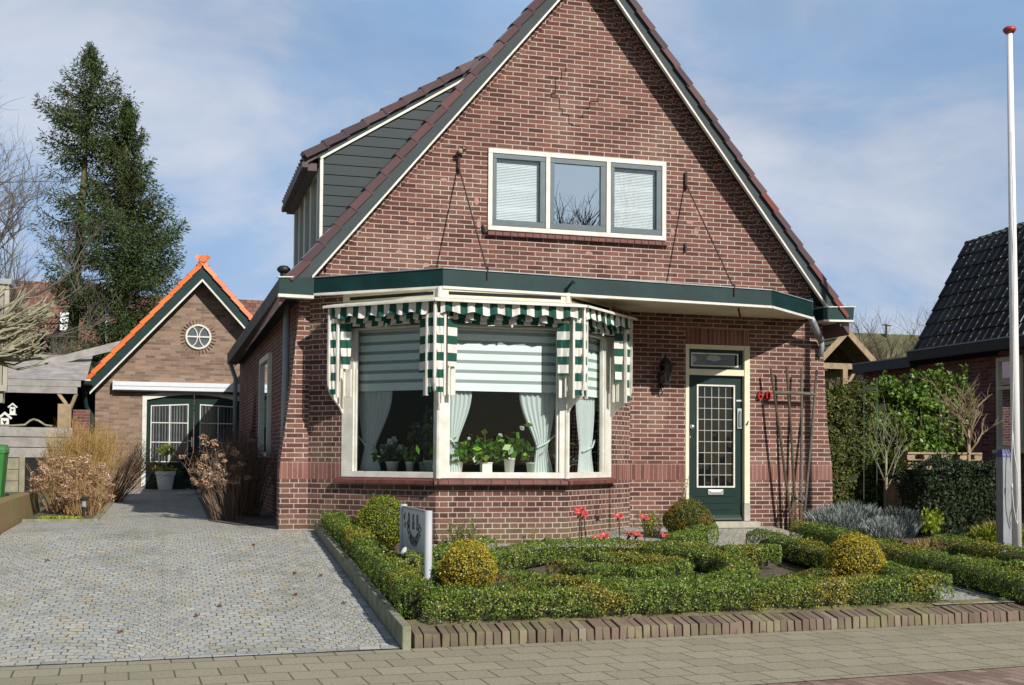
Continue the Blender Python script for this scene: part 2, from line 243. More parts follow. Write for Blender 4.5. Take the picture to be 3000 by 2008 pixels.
M['moss']=mat('mossy_shingle',(.20,.19,.07),rough=.95,c2=(.10,.10,.04),vs=12,bump=.8)
M['concrete']=mat('concrete_mossy',(.30,.29,.22),rough=.95,c2=(.15,.16,.08),vs=7,bump=.8,bs=50)
M['bark']=mat('bark_brown',(.12,.09,.06),rough=.95,c2=(.06,.05,.03),vs=9,bump=.8)
M['barkg']=mat('bark_grey',(.17,.15,.125),rough=.95,c2=(.09,.08,.065),vs=9,bump=.8)
M['barkm']=mat('bark_mossy',(.14,.14,.055),rough=.95,c2=(.07,.065,.035),vs=5,bump=.6)
M['pale']=mat('bark_pale_pollard',(.36,.335,.22),rough=.9,c2=(.17,.165,.10),vs=6,bump=.6)
M['stemtan']=attrmat('dry_stems',[(0,(.20,.12,.05)),(.5,(.33,.20,.085)),(1,(.42,.29,.13))],rough=.9)
M['stemyel']=attrmat('yellow_stems',[(0,(.24,.14,.04)),(1,(.46,.31,.1))],rough=.9)
M['stemdk']=attrmat('dark_stems',[(0,(.08,.055,.04)),(1,(.24,.165,.11))],rough=.9)
M['flowerdry']=attrmat('dry_hydrangea_heads',[(0,(.30,.16,.09)),(.5,(.46,.29,.19)),(1,(.62,.45,.33))],rough=.95)
M['box']=attrmat('box_leaves',[(0,(.05,.10,.012)),(.5,(.13,.21,.026)),(.85,(.25,.33,.05)),(1,(.42,.46,.10))],rough=.42,translucent=.22,patch=[(0,(.12,.125,.015)),(.5,(.26,.245,.03)),(1,(.5,.4,.06))],ps=1.7,pr=(.52,.66),spec=.5)
M['boxy']=attrmat('box_leaves_yellow',[(0,(.22,.19,.015)),(.5,(.45,.36,.03)),(1,(.68,.54,.08))],rough=.45,translucent=.25,patch=[(0,(.06,.085,.012)),(1,(.17,.18,.03))],ps=3.2,pr=(.55,.7))
M['boxm']=attrmat('box_leaves_mixed',[(0,(.06,.075,.012)),(.5,(.12,.145,.02)),(1,(.24,.24,.04))],rough=.45,translucent=.25,patch=[(0,(.16,.12,.02)),(1,(.36,.24,.04))],ps=4,pr=(.5,.6))
M['boxg']=attrmat('box_leaves_green',[(0,(.085,.125,.008)),(.5,(.19,.25,.018)),(1,(.42,.43,.045))],rough=.42,translucent=.25,patch=[(0,(.2,.16,.01)),(1,(.4,.3,.03))],ps=3,pr=(.6,.7))
M['core']=mat('hedge_core_twigs',(.035,.04,.014),rough=1,var=.3,vs=20)
M['laurel']=attrmat('laurel_leaves',[(0,(.045,.09,.012)),(.5,(.10,.19,.025)),(1,(.24,.36,.07))],rough=.4,translucent=.2,patch=[(0,(.07,.08,.02)),(1,(.17,.17,.04))],ps=1.4,spec=.3,pr=(.55,.7))
M['conif']=attrmat('hedge_conifer_brown_green',[(0,(.05,.07,.012)),(.6,(.11,.145,.025)),(1,(.19,.16,.05))],rough=.7,translucent=.15)
M['yew']=attrmat('yew_leaves',[(0,(.010,.022,.009)),(.6,(.022,.042,.015)),(1,(.05,.075,.024))],rough=.6,translucent=.1)
M['spruce']=attrmat('spruce_needles',[(0,(.025,.055,.02)),(.5,(.055,.098,.03)),(1,(.12,.155,.04))],rough=.7,translucent=.12,patch=[(0,(.03,.045,.01)),(1,(.085,.095,.03))],ps=.35)
M['lav']=attrmat('lavender_leaves',[(0,(.15,.18,.16)),(.6,(.29,.33,.30)),(1,(.42,.45,.44))],rough=.8,translucent=.15)
M['lime']=attrmat('lime_leaves',[(0,(.20,.30,.02)),(1,(.45,.5,.06))],rough=.5,translucent=.3)
M['leafg']=attrmat('houseplant_leaves',[(0,(.03,.10,.015)),(.5,(.07,.22,.02)),(1,(.25,.45,.04))],rough=.3,translucent=.25,spec=.6)
M['leafd']=attrmat('houseplant_leaves_dark',[(0,(.02,.05,.02)),(1,(.08,.14,.06))],rough=.5,translucent=.2)
M['petalw']=attrmat('petals_white',[(0,(.6,.7,.72)),(1,(.9,.92,.9))],rough=.7,translucent=.2)
M['petaly']=attrmat('petals_yellow',[(0,(.5,.34,.01)),(1,(.75,.55,.03))],rough=.7,translucent=.2)
M['potw']=mat('pot_white',(.74,.74,.70),rough=.35,var=.03)
M['potg']=mat('pot_grey_green',(.42,.46,.42),rough=.6,var=.05)
M['poppy']=mat('poppy_red_metal',(.60,.10,.075),rough=.35,c2=(.34,.03,.025),vs=14,coat=.3)
M['num']=mat('number_red',(.42,.015,.015),rough=.35,var=.1)
M['signg']=mat('sign_grey',(.54,.57,.59),rough=.45,var=.05,vs=3)
M['signd']=mat('sign_lettering',(.045,.05,.055),rough=.6,var=.1)
M['polew']=mat('flagpole_white',(.90,.90,.88),rough=.45,var=.015,coat=.1)
M['rope']=mat('rope',(.7,.7,.68),rough=.9,var=.1)
M['postg']=mat('post_grey',(.27,.29,.30),rough=.6,var=.1)
M['blue']=mat('blue_plastic',(.06,.07,.22),rough=.5,var=.1)
M['bin']=mat('bin_green',(.035,.20,.035),rough=.45,var=.08)
M['silver']=mat('silver_insulated_pipe',(.6,.6,.62),rough=.3,metal=.7,var=.15,vs=20,bump=.8,bs=25)
M['metal']=mat('brushed_metal',(.62,.64,.66),rough=.3,metal=.8,var=.05)
M['orangecur']=mat('curtain_orange',(.5,.07,.03),rough=.9,var=.2)
M['leafdead']=mat('dead_leaf',(.17,.07,.04),rough=.9,var=.3,vs=30)
M['redbrickw']=mat('brick_low_wall_mossy',(.26,.15,.075),rough=.95,c2=(.19,.18,.05),vs=2.2,bump=.8,bs=30)
M['edge']=attrmat('edging_bricks',[(0,(.13,.095,.07)),(.4,(.175,.13,.095)),(.7,(.20,.15,.11)),(.9,(.19,.125,.10)),(1,(.26,.215,.16))],rough=.9,patch=[(0,(.17,.16,.08)),(1,(.27,.25,.14))],ps=3.5,pr=(.5,.7))
M['siding']=mat('siding_slate',(.018,.033,.036),rough=.6,spec=.35,var=.1,vs=1.5)
# ---------------------------------------------------------------- mesh builder
ORG={}
class MB:
    def __init__(s): s.v=[]; s.f=[]; s.m=[]; s.r=[]; s.uv=[]
    def face(s,pts,mi=0,r=None,uv=None):
        b=len(s.v); s.v.extend([tuple(p) for p in pts]); s.f.append(tuple(range(b,b+len(pts)))); s.m.append(mi); s.r.append(random.random() if r is None else r); s.uv.append(uv); return s
    def mesh(s,vs,fs,mi=0,r=None):
        b=len(s.v); s.v.extend([tuple(p) for p in vs]); r=random.random() if r is None else r
        for f in fs: s.f.append(tuple(b+i for i in f)); s.m.append(mi); s.r.append(r); s.uv.append(None)
        return s
    def box(s,x0,y0,z0,x1,y1,z1,mi=0,r=None):
        return s.hexa([(x0,y0,z0),(x1,y0,z0),(x1,y1,z0),(x0,y1,z0),(x0,y0,z1),(x1,y0,z1),(x1,y1,z1),(x0,y1,z1)],mi,r)
    def hexa(s,p,mi=0,r=None):
        return s.mesh(p,[(0,3,2,1),(4,5,6,7),(0,1,5,4),(1,2,6,5),(2,3,7,6),(3,0,4,7)],mi,r)
    def prism(s,poly,vec,mi=0,r=None):
        n=len(poly); a=[Vector(p) for p in poly]; b=[p+Vector(vec) for p in a]
        # orientation so that side faces point out
        nn=Vector((0,0,0))
        for i in range(n): nn+=a[i].cross(a[(i+1)%n])
        if nn.dot(Vector(vec))>0: a.reverse(); b.reverse()
        return s.mesh(a+b,[tuple(range(n)),tuple(range(2*n-1,n-1,-1))]+[((i+1)%n,i,n+i,n+(i+1)%n) for i in range(n)],mi,r)
    def xz(s,poly,y0,y1,mi=0,r=None): return s.prism([(x,y0,z) for x,z in poly],(0,y1-y0,0),mi,r)
    def bar(s,a,b,w,h=None,mi=0,r=None,up=(0,0,1)):
        a=Vector(a);b=Vector(b);h=h or w;d=(b-a).normalized();u=Vector(up)
        if abs(d.dot(u))>.98: u=Vector((1,0,0))
        x=d.cross(u).normalized()*w/2; y=x.cross(d).normalized()*h/2
        p=[a-x-y,a+x-y,a+x+y,a-x+y,b-x-y,b+x-y,b+x+y,b-x+y]
        return s.mesh(p,[(0,1,2,3),(7,6,5,4),(0,4,5,1),(1,5,6,2),(2,6,7,3),(3,7,4,0)],mi,r)
    def tube(s,pts,rad,n=8,mi=0,r=None,cap=True):
        pts=[Vector(p) for p in pts]; rad=rad if isinstance(rad,(list,tuple)) else [rad]*len(pts)
        vs=[];prev=None
        for i,p in enumerate(pts):
            d=(pts[min(i+1,len(pts)-1)]-pts[max(i-1,0)]).normalized()
            if prev is None:
                u=Vector((0,0,1)) if abs(d.z)<.9 else Vector((1,0,0)); x=d.cross(u).normalized()
            else:
                x=(prev-d*prev.dot(d)); x=x.normalized() if x.length>1e-6 else d.cross(Vector((0,0,1))).normalized()
            prev=x; y=d.cross(x)
            for k in range(n): a=2*PI*k/n; vs.append(p+(x*math.cos(a)+y*math.sin(a))*rad[i])
        fs=[(i*n+k,i*n+(k+1)%n,(i+1)*n+(k+1)%n,(i+1)*n+k) for i in range(len(pts)-1) for k in range(n)]
        if cap: fs+= [tuple(range(n-1,-1,-1)),tuple(range((len(pts)-1)*n,len(pts)*n))]
        return s.mesh(vs,fs,mi,r)
    def lathe(s,c,prof,n=20,mi=0,r=None):
        vs=[(c[0]+max(q,1e-4)*math.cos(2*PI*k/n),c[1]+max(q,1e-4)*math.sin(2*PI*k/n),c[2]+z) for q,z in prof for k in range(n)]
        return s.mesh(vs,[(i*n+k,i*n+(k+1)%n,(i+1)*n+(k+1)%n,(i+1)*n+k) for i in range(len(prof)-1) for k in range(n)],mi,r)
    def ball(s,c,rx,ry=None,rz=None,n=10,mi=0,r=None):
        ry=ry or rx; rz=rz or rx; vs=[];fs=[];k=n//2
        for i in range(k+1):
            t=PI*i/k
            for j in range(n): a=2*PI*j/n; vs.append((c[0]+rx*math.sin(t)*math.cos(a),c[1]+ry*math.sin(t)*math.sin(a),c[2]+rz*math.cos(t)))
        for i in range(k):
            for j in range(n): fs.append((i*n+j,(i+1)*n+j,(i+1)*n+(j+1)%n,i*n+(j+1)%n))
        return s.mesh(vs,fs,mi,r)
    def build(s,name,mats,parent=None,loc=None,smooth=False,bevel=0):
        mats=mats if isinstance(mats,(list,tuple)) else [mats]
        mats=[M[m] if isinstance(m,str) else m for m in mats]
        if parent is not None: org=ORG[parent.name]
        else: org=Vector(loc) if loc is not None else base_of(s.v)
        me=bpy.data.meshes.new(name); me.from_pydata([(x-org[0],y-org[1],z-org[2]) for x,y,z in s.v],[],s.f)
        for m in mats: me.materials.append(m)
        me.polygons.foreach_set('material_index',s.m)
        at=me.attributes.new('rnd','FLOAT','FACE'); at.data.foreach_set('value',s.r)
        ul=me.uv_layers.new(name='UVMap'); buf=[]
        for f,uv in zip(s.f,s.uv):
            if uv is not None:
                for q in uv: buf.extend(q)
                continue
            P=[Vector(s.v[i]) for i in f]; n=Vector((0,0,0))
            for i in range(len(P)): n+=P[i].cross(P[(i+1)%len(P)])
            n=n.normalized() if n.length>1e-12 else Vector((0,0,1))
            if abs(n.z)>.93:
                for p in P: buf.extend((p.x,p.y))
            else:
                t=Vector((-n.y,n.x,0)).normalized(); u=n.cross(t)
                if u.z<0: u=-u
                if abs(n.y)>=abs(n.x)*.9:
                    if t.x<0: t=-t
                elif t.y<0: t=-t
                sc=1/max(.2,u.z) if abs(n.z)<.02 else 1
                for p in P: buf.extend((p.dot(t),p.dot(u)))
        ul.data.foreach_set('uv',buf)
        if smooth: me.polygons.foreach_set('use_smooth',[True]*len(s.f))
        me.update(); o=bpy.data.objects.new(name,me); COL.objects.link(o)
        if parent is not None: o.parent=parent; ORG[o.name]=org
        else: o.location=org; ORG[o.name]=Vector(org)
        if bevel:
            b=o.modifiers.new('bevel','BEVEL'); b.width=bevel; b.segments=2; b.limit_method='ANGLE'; b.angle_limit=math.radians(40)
        return o
def base_of(v):
    a=np.array(v); return Vector((float((a[:,0].min()+a[:,0].max())/2),float((a[:,1].min()+a[:,1].max())/2),float(a[:,2].min())))
def tag(o,label,cat,group=None,kind=None):
    if label: o['label']=label
    if cat: o['category']=cat
    if group: o['group']=group
    if kind: o['kind']=kind
    return o
def thing(name,loc,label,cat,group=None):
    o=bpy.data.objects.new(name,None); COL.objects.link(o); o.location=loc; o.empty_display_size=.2; ORG[o.name]=Vector(loc); return tag(o,label,cat,group)
def struct(o): o['kind']='structure'; return o
def quads(name,c,t,b,material,parent=None,loc=None,rnd=None,extra=None):
    """many small leaf faces: centres c, half axes t and b (N,3 each), diamond shaped"""
    n=len(c); org=np.array(ORG[parent.name] if parent is not None else (loc if loc is not None else (0,0,0)),dtype=float)
    v=np.stack([c-t,c+b,c+t,c-b],1).reshape(-1,3)-org
    me=bpy.data.meshes.new(name); me.vertices.add(4*n); me.vertices.foreach_set('co',v.astype(np.float32).ravel())
    me.loops.add(4*n); me.loops.foreach_set('vertex_index',np.arange(4*n,dtype=np.int32)); me.polygons.add(n)
    me.polygons.foreach_set('loop_start',np.arange(0,4*n,4,dtype=np.int32)); me.polygons.foreach_set('loop_total',np.full(n,4,dtype=np.int32))
    me.materials.append(M[material] if isinstance(material,str) else material)
    at=me.attributes.new('rnd','FLOAT','FACE'); at.data.foreach_set('value',(RNG.random(n) if rnd is None else rnd).astype(np.float32))
    me.update(calc_edges=True); me.validate()
    o=bpy.data.objects.new(name,me); COL.objects.link(o)
    if parent is not None: o.parent=parent; ORG[o.name]=ORG[parent.name]
    else: o.location=org; ORG[o.name]=Vector(org)
    return o
def randdir(n):
    v=RNG.normal(size=(n,3)); return v/np.linalg.norm(v,axis=1)[:,None]
def leafcloud(name,c,size,material,parent=None,loc=None,nrm=None,aspect=.55,rnd=None,align=.5):
    n=len(c); d=randdir(n)
    if nrm is not None: d=d+nrm*align; d/=np.linalg.norm(d,axis=1)[:,None]
    a=randdir(n); t=np.cross(d,a); t/=np.linalg.norm(t,axis=1)[:,None]; b=np.cross(d,t)
    s=(size*RNG.uniform(.6,1.3,n))[:,None]/2
    return quads(name,c,t*s,b*s*aspect,material,parent,loc,rnd)
def g(Y): return float(np.interp(Y,[9.2,15.2,28,60],[0,.57,.74,.8]))
def soil(Y): return float(np.interp(Y,[9.8,14.5,15.3],[.17,.5,.57]))
def fbm(p,s,o=3): return mnoise.fractal(Vector(p)*s,1.0,2.0,o)
def letters(mb,body,size,origin,xd,yd,ext=.004,mi=0,align='CENTER',sx=1.):
    cu=bpy.data.curves.new('lettering','FONT'); cu.body=body; cu.size=size; cu.align_x=align; cu.extrude=ext; cu.resolution_u=3
    ob=bpy.data.objects.new('lettering',cu); COL.objects.link(ob); dg=bpy.context.evaluated_depsgraph_get(); me=bpy.data.meshes.new_from_object(ob.evaluated_get(dg))
    xd=Vector(xd).normalized(); yd=Vector(yd).normalized(); zd=xd.cross(yd); o=Vector(origin)
    mb.mesh([o+xd*(v.co.x*sx)+yd*v.co.y+zd*v.co.z for v in me.vertices],[tuple(p.vertices) for p in me.polygons],mi)
    bpy.data.objects.remove(ob); bpy.data.meshes.remove(me); bpy.data.curves.remove(cu)
class Fr:
    """local frame of a wall panel: s along, d outward, z up"""
    def __init__(s,a,b):
        s.a=Vector((a[0],a[1],0)); s.t=(Vector((b[0],b[1],0))-s.a); s.L=s.t.length; s.t.normalize(); s.n=Vector((s.t.y,-s.t.x,0))
    def p(s,u,d,z): q=s.a+s.t*u+s.n*d; return (q.x,q.y,z)
    def box(s,mb,u0,u1,d0,d1,z0,z1,mi=0,r=None):
        mb.hexa([s.p(u0,d1,z0),s.p(u1,d1,z0),s.p(u1,d0,z0),s.p(u0,d0,z0),s.p(u0,d1,z1),s.p(u1,d1,z1),s.p(u1,d0,z1),s.p(u0,d0,z1)],mi,r)
# ================================================================ ground and paving
def strip(name,xs,yfun0,yfun1,n,zf,m,dz=0.):
    mb=MB()
    for i in range(len(xs)-1):
        for j in range(n):
            q=[]
            for (x,k) in ((xs[i],j),(xs[i+1],j),(xs[i+1],j+1),(xs[i],j+1)):
                y0=yfun0(x); y1=yfun1(x); y=y0+(y1-y0)*k/n; q.append((x,y,zf(y)+dz))
            mb.face(q)
    return struct(mb.build(name,m,loc=(0,0,0)))
mb=MB(); ys=[-300,-60,0,6,9.2]+[9.2+i*.5 for i in range(1,13)]+[18,22,28,60,120,600]
for i in range(len(ys)-1):
    for x0,x1 in ((-400,-30),(-30,30),(30,400)):
        mb.face([(x0,ys[i],g(ys[i])-.06),(x1,ys[i],g(ys[i])-.06),(x1,ys[i+1],g(ys[i+1])-.06),(x0,ys[i+1],g(ys[i+1])-.06)])
struct(mb.build('ground','gnd',loc=(0,0,0)))
PL=lambda x:9.16+.0455*x; SL=lambda x:6.95+.078*x
strip('pavement',[-25,-1.8,1.75,25],SL,PL,1,lambda y:0,'pave',.012)
strip('street',[-40,40],lambda x:-8,SL,1,lambda y:0,'street',.008)
strip('driveway',[-1.88,-1.0,0,.8,1.63],lambda x:PL(x)+.1,lambda x:28.5,60,g,'arc',.01)
strip('driveway_front_border',[-1.88,1.76],PL,lambda x:PL(x)+.1,1,g,'sett',.016)
strip('driveway_side_border',[1.63,1.76],lambda x:PL(x)+.1,lambda x:15.3,30,g,'sett',.012)
strip('forecourt',[.9,1.9],lambda x:15.3,lambda x:16.2,2,g,'cob',.006)
def soilz(x,y): return soil(y)+.035*fbm((x,y,0),1.6)
mb=MB(); nx,ny=90,60
for i in range(nx):
    for j in range(ny):
        P=lambda a,b:(1.8+a*(15-1.8)/nx, (9.42+.0455*(1.8+a*(15-1.8)/nx))*(1-b/ny)+17.5*b/ny)
        q=[]
        for a,b in ((i,j),(i+1,j),(i+1,j+1),(i,j+1)):
            x,y=P(a,b); q.append((x,y,soilz(x,y)-.055))
        mb.face(q)
o=struct(mb.build('garden_soil','soil',loc=(0,0,0),smooth=True))
strip('garden_path',[6.95,7.35,8.3],lambda x:9.455+.0405*x,lambda x:15.35,24,soil,'arc',-.012)
mb=MB()
for x0,x1,y0,y1 in ((1.9,3.0,15.0,15.3),(2.8,7.0,13.35,14.02),(4.8,7.0,14.02,15.35),):
    mb.face([(x0,y0,soil(y0)+.008),(x1,y0,soil(y0)+.008),(x1,y1,soil(y1)+.008),(x0,y1,soil(y1)+.008)])
struct(mb.build('house_side_paving','cob',loc=(0,0,0)))
mb=MB()
for k in range(40):
    xa=1.86+k*.19; xb=xa+.19; ya=9.44+.0405*xa-.0; yb=9.44+.0405*xb
    mb.face([(xa,ya+.02,.138),(xb,yb+.02,.138),(xb,yb+.13+.05*math.sin(k*1.7+1),soil(yb+.15)+.01),(xa,ya+.13+.05*math.sin(k*1.7),soil(ya+.15)+.01)])
struct(mb.build('moss_strip',mat('moss_strip',(.16,.155,.06),rough=1,c2=(.13,.10,.065),vs=9,bump=1.,bs=50)))
# kerbs
mb=MB()
n=12
for i in range(n):
    y0=9.2+i*(15.1-9.2)/n; y1=9.2+(i+1)*(15.1-9.2)/n-.006
    t0=max(.19,g(y0)+.10) if y0>10 else .185; t1=max(.19,g(y1)+.10) if y1>10 else .185
    t0=.19+(y0-9.2)*.083; t1=.19+(y1-9.2)*.083
    mb.hexa([(1.765,y0,g(y0)-.05),(1.835,y0,g(y0)-.05),(1.835,y1,g(y1)-.05),(1.765,y1,g(y1)-.05),(1.765,y0,t0),(1.835,y0,t0),(1.835,y1,t1),(1.765,y1,t1)])
tag(mb.build('concrete_kerb','concrete',bevel=.008),'long mossy concrete edging strip between the driveway and the left hedge','kerb')
mb=MB(); x=1.885
while x<9.6:
    w=.064+random.uniform(-.003,.004); y=9.235+.0405*x+random.uniform(-.006,.006); h=.155+random.uniform(-.008,.006); l=random.uniform(-.008,.008)
    mb.hexa([(x,y,-.03),(x+w,y,-.03),(x+w,y+.23,-.03),(x,y+.23,-.03),(x+l,y+.01,h-.052),(x+w+l,y+.01,h-.052),(x+w+l,y+.23,h-.012),(x+l,y+.23,h-.012)])
    x+=w+random.uniform(.006,.011)
tag(mb.build('brick_edging','edge',bevel=.006),'row of upright brown bricks edging the front garden along the pavement','edging')
mb=MB(); mb.hexa([(1.885,9.40,-.03),(9.6,9.71,-.03),(9.6,9.85,-.03),(1.885,9.55,-.03),(1.885,9.40,.10),(9.6,9.71,.10),(9.6,9.85,.10),(1.885,9.55,.10)]); o=mb.build('edging_mortar_bed','soil',loc=(5,9.4,0)); struct(o)
# ================================================================ main house
YF=15.4; YB=15.13
HO=(5.3,15.4,.5)
H=thing('brick_house',HO,'red brick house with steep gable, three striped window awnings and a dark green front door','house')
def Zl(x): return 2.008+1.2027*x
def Zr(x): return 15.403-1.2667*x
XA,ZA=5.424,8.532
fl=MB()
LP=[(1.58,3.60),(1.555,3.2),(1.50,2.6),(1.43,2.0),(1.365,1.5),(1.35,1.3),(1.35,.3)]
def clipz(poly,z0,z1):
    def cut(P,zc,keep):
        out=[]
        for i in range(len(P)):
            a=P[i];b=P[(i+1)%len(P)]
            ia=(a[1]-zc)*keep>=0; ib=(b[1]-zc)*keep>=0
            if ia: out.append(a)
            if ia!=ib: t=(zc-a[1])/(b[1]-a[1]); out.append((a[0]+(b[0]-a[0])*t,zc))
        return out
    P=cut(poly,z0,1); P=cut(P,z1,-1) if P else P
    return P
B0,B1=1.225,1.452
def walls(poly,y0,y1,cross=False):
    for z0,z1,mi in ((-5,B0,1 if cross else 0),(B0,B1,2),(B1,20,0)):
        P=clipz(poly,z0,z1)
        if len(P)>2: fl.xz(P,y0,y1,mi)
walls([(1.71,.3),(1.71,3.6)]+LP,YF,15.75,True)
walls([(6.11,.3),(6.945,.3),(6.945,3.6),(6.11,3.6)],YF,15.65)
RP=[(9.10,3.6),(9.115,3.1),(9.15,2.5),(9.19,1.9),(9.24,1.5),(9.262,1.3),(9.265,.3)]
walls([(7.935,.3)]+RP[::-1]+[(7.935,3.6)],YF,15.65)
fl.xz([(6.945,3.36),(7.935,3.36),(7.935,3.6),(6.945,3.6)],YF,15.65,0)
fl.xz([(6.945,3.137),(7.935,3.137),(7.935,3.36),(6.945,3.36)],YF-.002,15.65,2)
# gable
WX0,WX1,WZ0,WZ1=4.055,6.635,4.565,5.672
def gx(x0,x1,z0): 
    zz=lambda x:min(Zl(x),Zr(x))-.16
    P=[(x0,z0),(x1,z0),(x1,zz(x1))]
    if x0<XA<x1: P.append((XA,ZA-.16))
    P.append((x0,zz(x0))); return [p for i,p in enumerate(P) if p!=P[i-1]]
fl.xz(gx(1.6,WX0,3.6) if Zl(1.6)-.16>3.6 else [(1.6,3.6),(WX0,3.6),(WX0,Zl(WX0)-.16)],YF,15.65,0)
fl.xz([(WX1,3.6),(9.1,3.6),(9.1,max(3.62,Zr(9.1)-.16)),(WX1,Zr(WX1)-.16)],YF,15.65,0)
fl.xz([(WX0,3.6),(WX1,3.6),(WX1,WZ0),(WX0,WZ0)],YF,15.65,0)
fl.xz(gx(WX0,WX1,WZ1),YF,15.65,0)
# bay flank walls above / beside frames and base
bl=Fr((1.71,15.4),(2.08,15.03)); bL=bl.L
for z0,z1,mi in ((.3,B0,1),(B0,B1,2),(B1,3.6,1)): bl.box(fl,0,bL,-.2,0,z0,z1,mi)
br=Fr((5.66,14.94),(6.11,15.39))
for z0,z1,mi in ((.3,B0,1),(B0,B1,2),(B1,3.6,1)): br.box(fl,.0,br.L,-.2,0,z0,z1,mi)
# base under the windows
bb=Fr((2.08,15.03),(3.085,14.06)); bb.box(fl,-.02,bb.L,-.15,-.0,.3,1.19,1)
bc=Fr((3.085,14.06),(4.735,14.06)); bc.box(fl,0,bc.L,-.2,0,.3,1.19,1)
bd=Fr((4.735,14.06),(5.66,14.985)); bd.box(fl,0,bd.L,-.15,0,.3,1.19,1)
wall=fl.build('wall',['brick','brickx','bricks'],H)
# repointed patches
mb=MB()
for (x,z,w,h) in ((3.02,4.62,.1,.06),(3.25,4.42,.09,.06),(3.22,4.05,.1,.06),(3.9,4.95,.07,.12),(3.93,4.65,.06,.12),(3.45,5.2,.1,.05),(5.5,4.33,.12,.05),(6.75,4.98,.1,.07),(6.74,4.7,.07,.1),(7.15,5.0,.14,.09),(7.0,4.85,.12,.05),(7.1,4.72,.08,.12),(3.62,3.95,.09,.08),(2.85,4.2,.08,.06),(6.1,4.1,.05,.05)):
    n=9; mb.face([(x+w/2*math.cos(2*PI*k/n)*random.uniform(.8,1.1),YF-.003,z+h/2*math.sin(2*PI*k/n)*random.uniform(.8,1.15)) for k in range(n)][::1])
mb.build('mortar_patch',mat('mortar_patch_pink',(.42,.25,.2),rough=.95,var=.15),wall)
# diamond relief cracks
mb=MB()
for pts in ([(5.15,6.88),(5.09,6.82),(5.0,6.72),(5.0,6.6),(4.94,6.5)],[(4.94,6.5),(5.06,6.44),(5.1,6.3),(5.2,6.22),(5.24,6.1),(5.36,6.08)],[(5.62,6.52),(5.5,6.44),(5.45,6.34)],[(5.4,6.26),(5.33,6.2)]):
    for a,b in zip(pts[:-1],pts[1:]):
        mb.bar((a[0],YF-.002,a[1]),(a[0],YF-.002,b[1]-.006),.008,.008); mb.bar((a[0],YF-.002,b[1]),(b[0],YF-.002,b[1]),.008,.008)
mb.build('crack','dark',wall)
# ventilation brick
mb=MB(); bd.box(mb,.86,.98,-.01,.004,.70,.765); mb.build('vent_recess_shade','dark',wall); mb=MB(); bd.box(mb,.84,1.0,0,.02,.765,.785); mb.build('vent_lintel','bricks',wall)  # dark block paints the shadow inside the vent recess; brick lintel above
# left side wall with back extension
mb=MB()
mb.face([(1.58,15.75,.3),(1.42,26,.3),(1.42,26,3.7),(1.58,15.75,3.7)][::-1]); mb.face([(1.42,26,.3),(9.1,26,.3),(9.1,26,3.7),(1.42,26,3.7)][::-1]); mb.face([(9.1,15.65,.3),(9.1,26,.3),(9.1,26,3.7),(9.1,15.65,3.7)])
mb.prism([(1.58,21.9,.3),(1.58,21.9,3.5),(1.2,21.9,.3)],(0,.25,0))
mb.build('side_wall','brickside',H)
# roof: slabs, under-boards
rf=MB(); th=.11
for s in (0,1):
    e=1.30 if s==0 else 9.40; ze=Zl(e) if s==0 else Zr(e)
    P=[(e,ze-.01),(XA,ZA-.01),(XA,ZA-th*1.6),(e,ze-th*1.6)]
    rf.prism([(x,YB+.04,z) for x,z in P],(0,11,0))
roof=rf.build('roof','tiler',H)
sf=MB()
for s,Zf,xe in ((0,Zl,1.7),(1,Zr,9.0)):
    P=[(xe,Zf(xe)-.19),(XA,ZA-.19),(XA,ZA-.23),(xe,Zf(xe)-.23)]; sf.prism([(x,YB+.05,z) for x,z in P],(0,.24,0))
sf.build('verge_soffit',mat('soffit_brown',(.035,.028,.022),rough=.8),roof)
# corbelled brick strips under the right and left verge
cb=MB()
for Zf,xe,sg in ((Zl,1.9,1),(Zr,8.86,-1)):
    for k,(o1,o2,d) in enumerate(((.23,.32,.10),(.32,.40,.05))):
        P=[(xe,Zf(xe)-o1),(XA,ZA-o1),(XA,ZA-o2),(xe,Zf(xe)-o2)]
        cb.prism([(x,YF-d,z) for x,z in P],(0,d+.05,0))
cb.build('verge_corbel','brick',wall)
bgm=MB()
for Zf,xe in ((Zl,1.4765),(Zr,9.248)):
    P=[(xe,Zf(xe)),(XA,ZA),(XA,ZA-.265),(xe,Zf(xe)-.265)]
    bgm.prism([(x,YB,z) for x,z in P],(0,.03,0))
